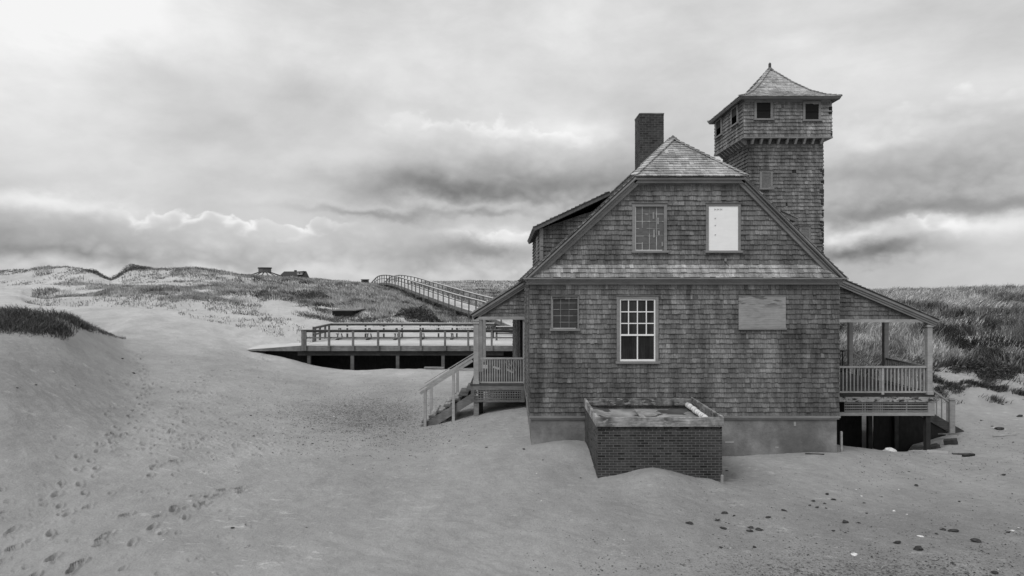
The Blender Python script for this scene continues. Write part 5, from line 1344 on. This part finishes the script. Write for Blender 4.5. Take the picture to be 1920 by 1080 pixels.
big = [(1874, 807, 17, .45, 'large dark stone on pale sand right of the right-hand stairs'), (1912, 781, 14, .4, 'dark stone at the right edge below the grass bank'),
 (1831, 1016, 22, .32, 'flat oval dark stone low in the right foreground'), (1722, 1032, 20, .5, 'chunky angular dark stone in the bottom right foreground'),
 (1786, 997, 20, .4, 'jagged dark stone beside a smaller one above the flat oval stone'), (1768, 996, 13, .35, 'smaller dark stone touching the jagged one in the right foreground'),
 (1682, 1021, 15, .4, 'brownish dark pointed stone left of the chunky angular stone'), (1585, 981, 14, .45, 'solitary dark stone in mid foreground left of the pale shell'),
 (1866, 1078, 16, .5, 'dark stone cut by the bottom edge near the right corner'), (1440, 972, 13, .3, 'dark flat stone alone between the clusters'),
 (1358, 964, 15, .35, 'dark wedge stone nearest the brick box'), (1345, 978, 12, .3, 'thin dark stone just below the wedge stone'),
 (1293, 985, 15, .35, 'dark oval stone farthest left of the foreground stones'), (1408, 993, 14, .35, 'dark stone at the upper left of the tight cluster of three'),
 (1424, 996, 18, .3, 'long dark stone at the right of the tight cluster of three'), (1407, 1000, 14, .4, 'rounded dark stone at the bottom of the tight cluster of three'),
 (1551, 931, 7, .9, 'small upright dark stone above the others in the middle right'), (1524, 941, 12, .3, 'dark flat stone left of the small upright one'),
 (1470, 959, 12, .3, 'dark slim stone right of the wedge stone'), (1882, 892, 10, .4, 'dark stone on the open sand at right below the stairs'), (1718, 913, 10, .4, 'dark stone in open sand between porch and foreground'),
 (1358, 993, 17, .28, 'long low dark stone just left of the tight cluster'), (1798, 943, 7, .5, 'small dark stone by itself above the jagged pair')]
for (a, b, c, d, l) in big: stone(a, b, c, d, 'stone', l)
small = [(1563, 939, 11), (1546, 946, 7), (1518, 948, 7), (1532, 953, 9), (1549, 954, 6), (1704, 887, 6), (1653, 933, 5), (1620, 945, 7), (1625, 963, 6), (1610, 981, 7), (1756, 1003, 8), (1890, 1001, 8), (1737, 1055, 7), (1785, 1056, 8), (1415, 1027, 10), (1352, 1030, 9), (1545, 1064, 7), (1562, 996, 8), (1585, 1000, 6), (1376, 968, 6), (1470, 973, 5),
 (436, 990, 8), (459, 986, 5), (575, 991, 5), (67, 722, 6), (32, 730, 6), (141, 725, 4), (229, 674, 7), (250, 702, 8), (570, 805, 6), (586, 833, 6), (470, 780, 5), (912, 840, 7), (983, 843, 7), (843, 828, 5), (1363, 885, 8), (400, 865, 4), (397, 822, 4), (560, 850, 5), (568, 836, 5), (1018, 866, 5), (1089, 898, 4), (1660, 872, 5), (1880, 760, 7), (1860, 800, 6), (1900, 830, 5), (1840, 790, 6)]
for (a, b, c) in small: stone(a, b, c, .35, 'stone', 'small dark pebble-sized stone lying loose on the sand', 'small dark stones scattered on the sand')
for (a, b, c, l) in ((1727, 1008, 13, 'bright white shell in the right foreground beside the dark stones'), (1897, 998, 11, 'white shell at the right edge above the flat oval stone'), (1601, 1044, 16, 'flat off-white shell near the bottom of the right foreground'), (1676, 961, 8, 'small white shell alone on the sand right of centre'), (1866, 805, 9, 'pale shell touching the large dark stone right of the stairs')):
    stone(a, b, c, .3, 'shell', l, None, 'shell', 'shell')
for (a, b) in ((300, 962), (306, 1015), (1015, 940), (1006, 890), (1370, 1029), (1358, 1067), (1605, 920), (1685, 920), (1701, 965), (1910, 990), (1655, 1064), (1170, 1016), (1166, 1040), (626, 782), (800, 880), (1615, 932), (1655, 960), (1700, 966)):
    stone(a, b, 4, .3, 'shell', 'tiny white shell fragment on the sand', 'tiny white shell fragments scattered on the sand', 'shell', 'shell')
# gravel
def gravel(n, px0, px1, py0, py1, dens, r0, r1, tn):
    V = []; Fc = []; T = []
    c = 0
    while c < n:
        px = rnd.uniform(px0, px1); py = rnd.uniform(py0, py1)
        if rnd.random() > dens(px, py): continue
        Yg = gyf(py, px); V.append((px, Yg)); c += 1
    return V
_gt = {}
def gyf(py, px):
    k = (round(px/25), round(py/12))
    if k not in _gt: _gt[k] = unproj(k[0]*25, max(k[1]*12, 640))[1]
    return _gt[k]*(1+rnd.uniform(-.04, .04))
def gravel_obj(name, n, box_, dens, r0, r1, tn, label):
    pts_ = gravel(n, *box_, dens, r0, r1, tn)
    a = np.array(pts_); X = (a[:, 0]-CX)/F*a[:, 1]; Y = a[:, 1]; Z = height(X, Y)
    mb = MB()
    for x, y, z in zip(X, Y, Z):
        r = rnd.uniform(r0, r1)*rnd.choice((.7, 1, 1, 1.5)); an = rnd.uniform(0, 3.1); t = rnd.uniform(*tn)
        if rnd.random() < .06: t = 9
        b = len(mb.v); k = rnd.uniform(.5, 1)
        ca, sa = math.cos(an)*r, math.sin(an)*r
        mb.v += [(x+ca, y+sa, z), (x-sa*k, y+ca*k, z), (x-ca, y-sa, z), (x+sa*k, y-ca*k, z), (x, y, z+r*rnd.uniform(.25, .6))]
        for f in ((0,1,4),(1,2,4),(2,3,4),(3,0,4)): mb.f.append(tuple(b+q for q in f)); mb.t.append(t); mb.mi.append(0)
    o = mb.build(name, M['stone']); tag(o, label, 'gravel', kind='stuff')
gravel_obj('gravel', 9000, (380, 900, 690, 900), lambda a, b: math.exp(-((a-690)/140)**2-((b-780)/45)**2), .009, .024, (.9, 4), 'fine dark gravel spread on the sand in front of the left porch stairs')
gravel_obj('gravel', 4200, (950, 1990, 860, 1085), lambda a, b: min(1, max(0, (a-900)/700))*(.10+.9*((b-860)/225)**2)*(1 if fbm(np.array([a*.022]), np.array([b*.07]), 3, 7)[0] > .53 else .12), .005, .015, (.4, 2.0), 'scattered dark grit and shell fragments across the right foreground sand')
gravel_obj('gravel', 1500, (1600, 1960, 790, 900), lambda a, b: .6, .008, .02, (.6, 3.0), 'loose grit on the sand below the right porch and stairs')

# ------------------------------------------------------------------ sky, light, camera
w = bpy.data.worlds.new('World'); sc.world = w; w.use_nodes = True
t = w.node_tree; t.nodes.clear(); g = NT(t)
SUN_EL, SUN_AZ = math.radians(48), math.radians(-140)     # azimuth from +Y towards +X
gen = g.n('ShaderNodeTexCoord').outputs['Generated']
sep = g.n('ShaderNodeSeparateXYZ', {'Vector': gen}).outputs
x_, y_, z_ = sep[0], sep[1], sep[2]
az = g.m('ARCTAN2', x_, y_)
rh = g.m('SQRT', g.m('ADD', g.m('ADD', g.m('MULTIPLY', x_, x_), g.m('MULTIPLY', y_, y_)), 1e-5))
te = g.m('MINIMUM', g.m('DIVIDE', z_, rh), 2.5)
def AZ(px): return math.atan((px-CX)/F)
def TE(px, py): return (CY-py)/F*math.cos(AZ(px))
def vec(sx, sy, ox=0, oy=0, wz=0.0):
    return g.n('ShaderNodeCombineXYZ', {0: g.m('MULTIPLY_ADD', az, sx, ox), 1: g.m('MULTIPLY_ADD', te, sy, oy), 2: wz}).outputs[0]
big = g.noise(vec(3.0, 5.0, 3.3, 1.2), 1.0, 6, .55, .3)
wrp = g.m('SUBTRACT', g.noise(vec(9, 12, 7, 3), 1.0, 6, .55), .5)
wrp2 = g.m('SUBTRACT', g.noise(vec(9, 12, 27, 13), 1.0, 6, .55), .5)
fine_ = g.m('SUBTRACT', g.noise(vec(12, 22, 1, 8), 1.0, 8, .6, .3), .5)
puff = g.m('SUBTRACT', g.noise(vec(16, 22, 4, 5), 1.0, 7, .55), .5)
bil_a = g.m('ABSOLUTE', g.m('SUBTRACT', g.noise(vec(15, 20, 14, 5), 1.0, 2, .5), .5))
bil_b = g.m('ABSOLUTE', g.m('SUBTRACT', g.noise(vec(34, 44, 24, 5), 1.0, 3, .5), .5))
billow = g.m('ADD', g.m('MULTIPLY', bil_a, 3.2), g.m('MULTIPLY', bil_b, 1.5))   # about 0..1, creased
azw = g.m('ADD', az, g.m('MULTIPLY', wrp, .16)); tew = g.m('ADD', te, g.m('MULTIPLY', wrp2, .075))
def gau(px, py, sx, sy, am, wv=True):
    A, T_ = (azw, tew) if wv else (az, te)
    a = g.m('DIVIDE', g.m('SUBTRACT', A, AZ(px)), sx/F); b = g.m('DIVIDE', g.m('SUBTRACT', T_, TE(px, py)), sy/F)
    return g.m('MULTIPLY', g.m('EXPONENT', g.m('MULTIPLY', g.m('ADD', g.m('MULTIPLY', a, a), g.m('MULTIPLY', b, b)), -1.0)), am)
S = g.m('ADD', .83, g.m('MULTIPLY', g.m('SUBTRACT', big, .5), .30))
S = g.m('ADD', S, g.m('MULTIPLY', fine_, .09))
S = g.m('SUBTRACT', S, g.sstep(te, .24, .08, 0, .05))
S = g.m('ADD', S, g.sstep(te, .3, .5, 0, .04))
for a in ((0, 0, 380, 190, .12), (60, 30, 110, 60, .05), (290, 130, 220, 50, -.07), (130, 320, 330, 34, .03), (330, 215, 150, 34, -.05), (840, 140, 300, 80, .05), (1700, 150, 300, 60, .03),
          (160, 385, 70, 18, .12), (20, 375, 70, 16, .10), (100, 450, 260, 34, -.02), (450, 445, 120, 14, .03),
          (980, 355, 200, 28, -.14), (1120, 330, 90, 26, -.08), (780, 348, 150, 22, -.10), (560, 335, 180, 24, -.05), (700, 396, 130, 7, -.12), (930, 402, 90, 7, -.10), (860, 384, 220, 6, .05),
          (1000, 255, 120, 30, .06), (1110, 245, 60, 26, .08), (700, 295, 130, 22, .04), (860, 310, 200, 22, -.05),
          (1790, 385, 170, 17, -.12), (1640, 390, 110, 18, -.08), (1900, 378, 90, 16, -.08), (1590, 330, 100, 22, -.06), (1800, 330, 160, 26, -.04), (1730, 240, 160, 18, .05), (1640, 262, 70, 14, .04),
          (1720, 430, 200, 24, .10), (1880, 425, 90, 16, .05), (1590, 440, 50, 14, .16), (1600, 476, 70, 12, -.14), (1665, 458, 40, 16, -.13),
          (200, 508, 420, 10, .08), (200, 482, 260, 9, -.07), (380, 260, 300, 20, -.03), (520, 150, 60, 60, -.03), (760, 200, 160, 20, -.03), (850, 512, 130, 14, .06), (890, 470, 90, 14, -.14), (945, 440, 60, 12, .12), (850, 432, 50, 10, .06)):
    S = g.m('ADD', S, gau(*a))
# cumulus banks with lit, billowing tops and shaded bodies
def bank(px0, px1, pyt, amp, rim, body, thick, soft, S, off, hi=.10, soft_top=.004):
    e = g.m('SUBTRACT', g.noise(vec(5, 1.5, off, 1.5), 1.0, 1, .5), .5)
    top = g.m('ADD', TE(957, pyt), g.m('ADD', g.m('MULTIPLY', e, amp), g.m('ADD', g.m('MULTIPLY', puff, .03), g.m('MULTIPLY', g.m('SUBTRACT', billow, .42), .030))))
    d = g.m('SUBTRACT', top, te)
    inside = g.sstep(d, 0, soft_top)
    fade = g.sstep(d, thick, thick*soft, 1, 0) if soft > 1 else 1.0
    win = g.m('MULTIPLY', g.sstep(az, AZ(px0-260), AZ(px0), 0, 1), g.sstep(az, AZ(px1), AZ(px1+260), 1, 0))
    al = g.m('MULTIPLY', g.m('MULTIPLY', inside, fade), win)
    rimv = g.m('MULTIPLY', g.sstep(d, 0, .030, rim, 0), g.m('MULTIPLY', g.sstep(bil_a, .02, .16, 1.5, .3), g.sstep(big, .42, .58, .15, 1.3)))
    bod = g.m('ADD', g.sstep(d, .004, thick*.9, 0, body), g.m('MULTIPLY', g.m('SUBTRACT', billow, .42), .085))
    return g.m('ADD', S, g.m('MULTIPLY', al, g.m('ADD', rimv, bod)))
S = bank(-400, 100, 385, .07, .05, -.07, .06, 2.0, S, 2.0, soft_top=.016)
S = bank(300, 540, 412, .06, .10, -.04, .05, 2.0, S, 6.4, soft_top=.009)
S = bank(840, 1150, 432, .05, .10, -.05, .05, 2.0, S, 11.4, soft_top=.008)
S = bank(860, 1130, 228, .07, .05, -.10, .10, 1.6, S, 15.0, soft_top=.010)
S = bank(1650, 2400, 238, .06, .03, -.06, .10, 1.6, S, 19.0, soft_top=.014)
S = bank(1560, 1640, 420, .05, .12, -.10, .04, 1.8, S, 23.0, soft_top=.006)
S = g.m('MINIMUM', g.m('MAXIMUM', S, .3), .97)
lum = g.m('MULTIPLY', g.m('POWER', S, 2.2), 10.0)
sky = g.n('ShaderNodeTexSky', sky_type='NISHITA', sun_disc=False, sun_elevation=SUN_EL, sun_rotation=SUN_AZ, altitude=0, air_density=1, dust_density=3, ozone_density=1)
sb = g.n('ShaderNodeRGBToBW', {'Color': sky.outputs[0]}).outputs[0]
lum = g.m('ADD', g.m('MULTIPLY', lum, .97), g.m('MULTIPLY', g.m('MINIMUM', sb, 6.0), .03))
bg = g.n('ShaderNodeBackground', {'Color': grey(g, lum), 'Strength': .1})
out = g.n('ShaderNodeOutputWorld'); t.links.new(bg.outputs[0], out.inputs[0])
w.cycles.sampling_method = 'MANUAL'; w.cycles.sample_map_resolution = 512

L = bpy.data.lights.new('sun', 'SUN'); L.energy = 1.5; L.angle = math.radians(22); L.color = (1, 1, 1)
lo = bpy.data.objects.new('sun', L); COL.objects.link(lo)
dirv = Vector((math.sin(SUN_AZ)*math.cos(SUN_EL), math.cos(SUN_AZ)*math.cos(SUN_EL), math.sin(SUN_EL)))
lo.rotation_euler = (-dirv).to_track_quat('-Z', 'Y').to_euler()
lo.location = dirv*50

cam = bpy.data.cameras.new('camera'); co = bpy.data.objects.new('camera', cam); COL.objects.link(co)
co.location = (0, 0, CAMZ); co.rotation_euler = (math.radians(90), 0, 0)
cam.sensor_width = 36; cam.lens = 36*F/1920
cam.shift_x = (960-CX)/1920; cam.shift_y = (CY-540)/1920
cam.clip_start = .1; cam.clip_end = 6000
sc.camera = co
sc.view_settings.view_transform = 'Standard'; sc.view_settings.look = 'None'; sc.view_settings.exposure = 0; sc.view_settings.gamma = 1
sc.render.resolution_x = 1920; sc.render.resolution_y = 1080
sc.cycles.max_bounces = 4; sc.cycles.diffuse_bounces = 3
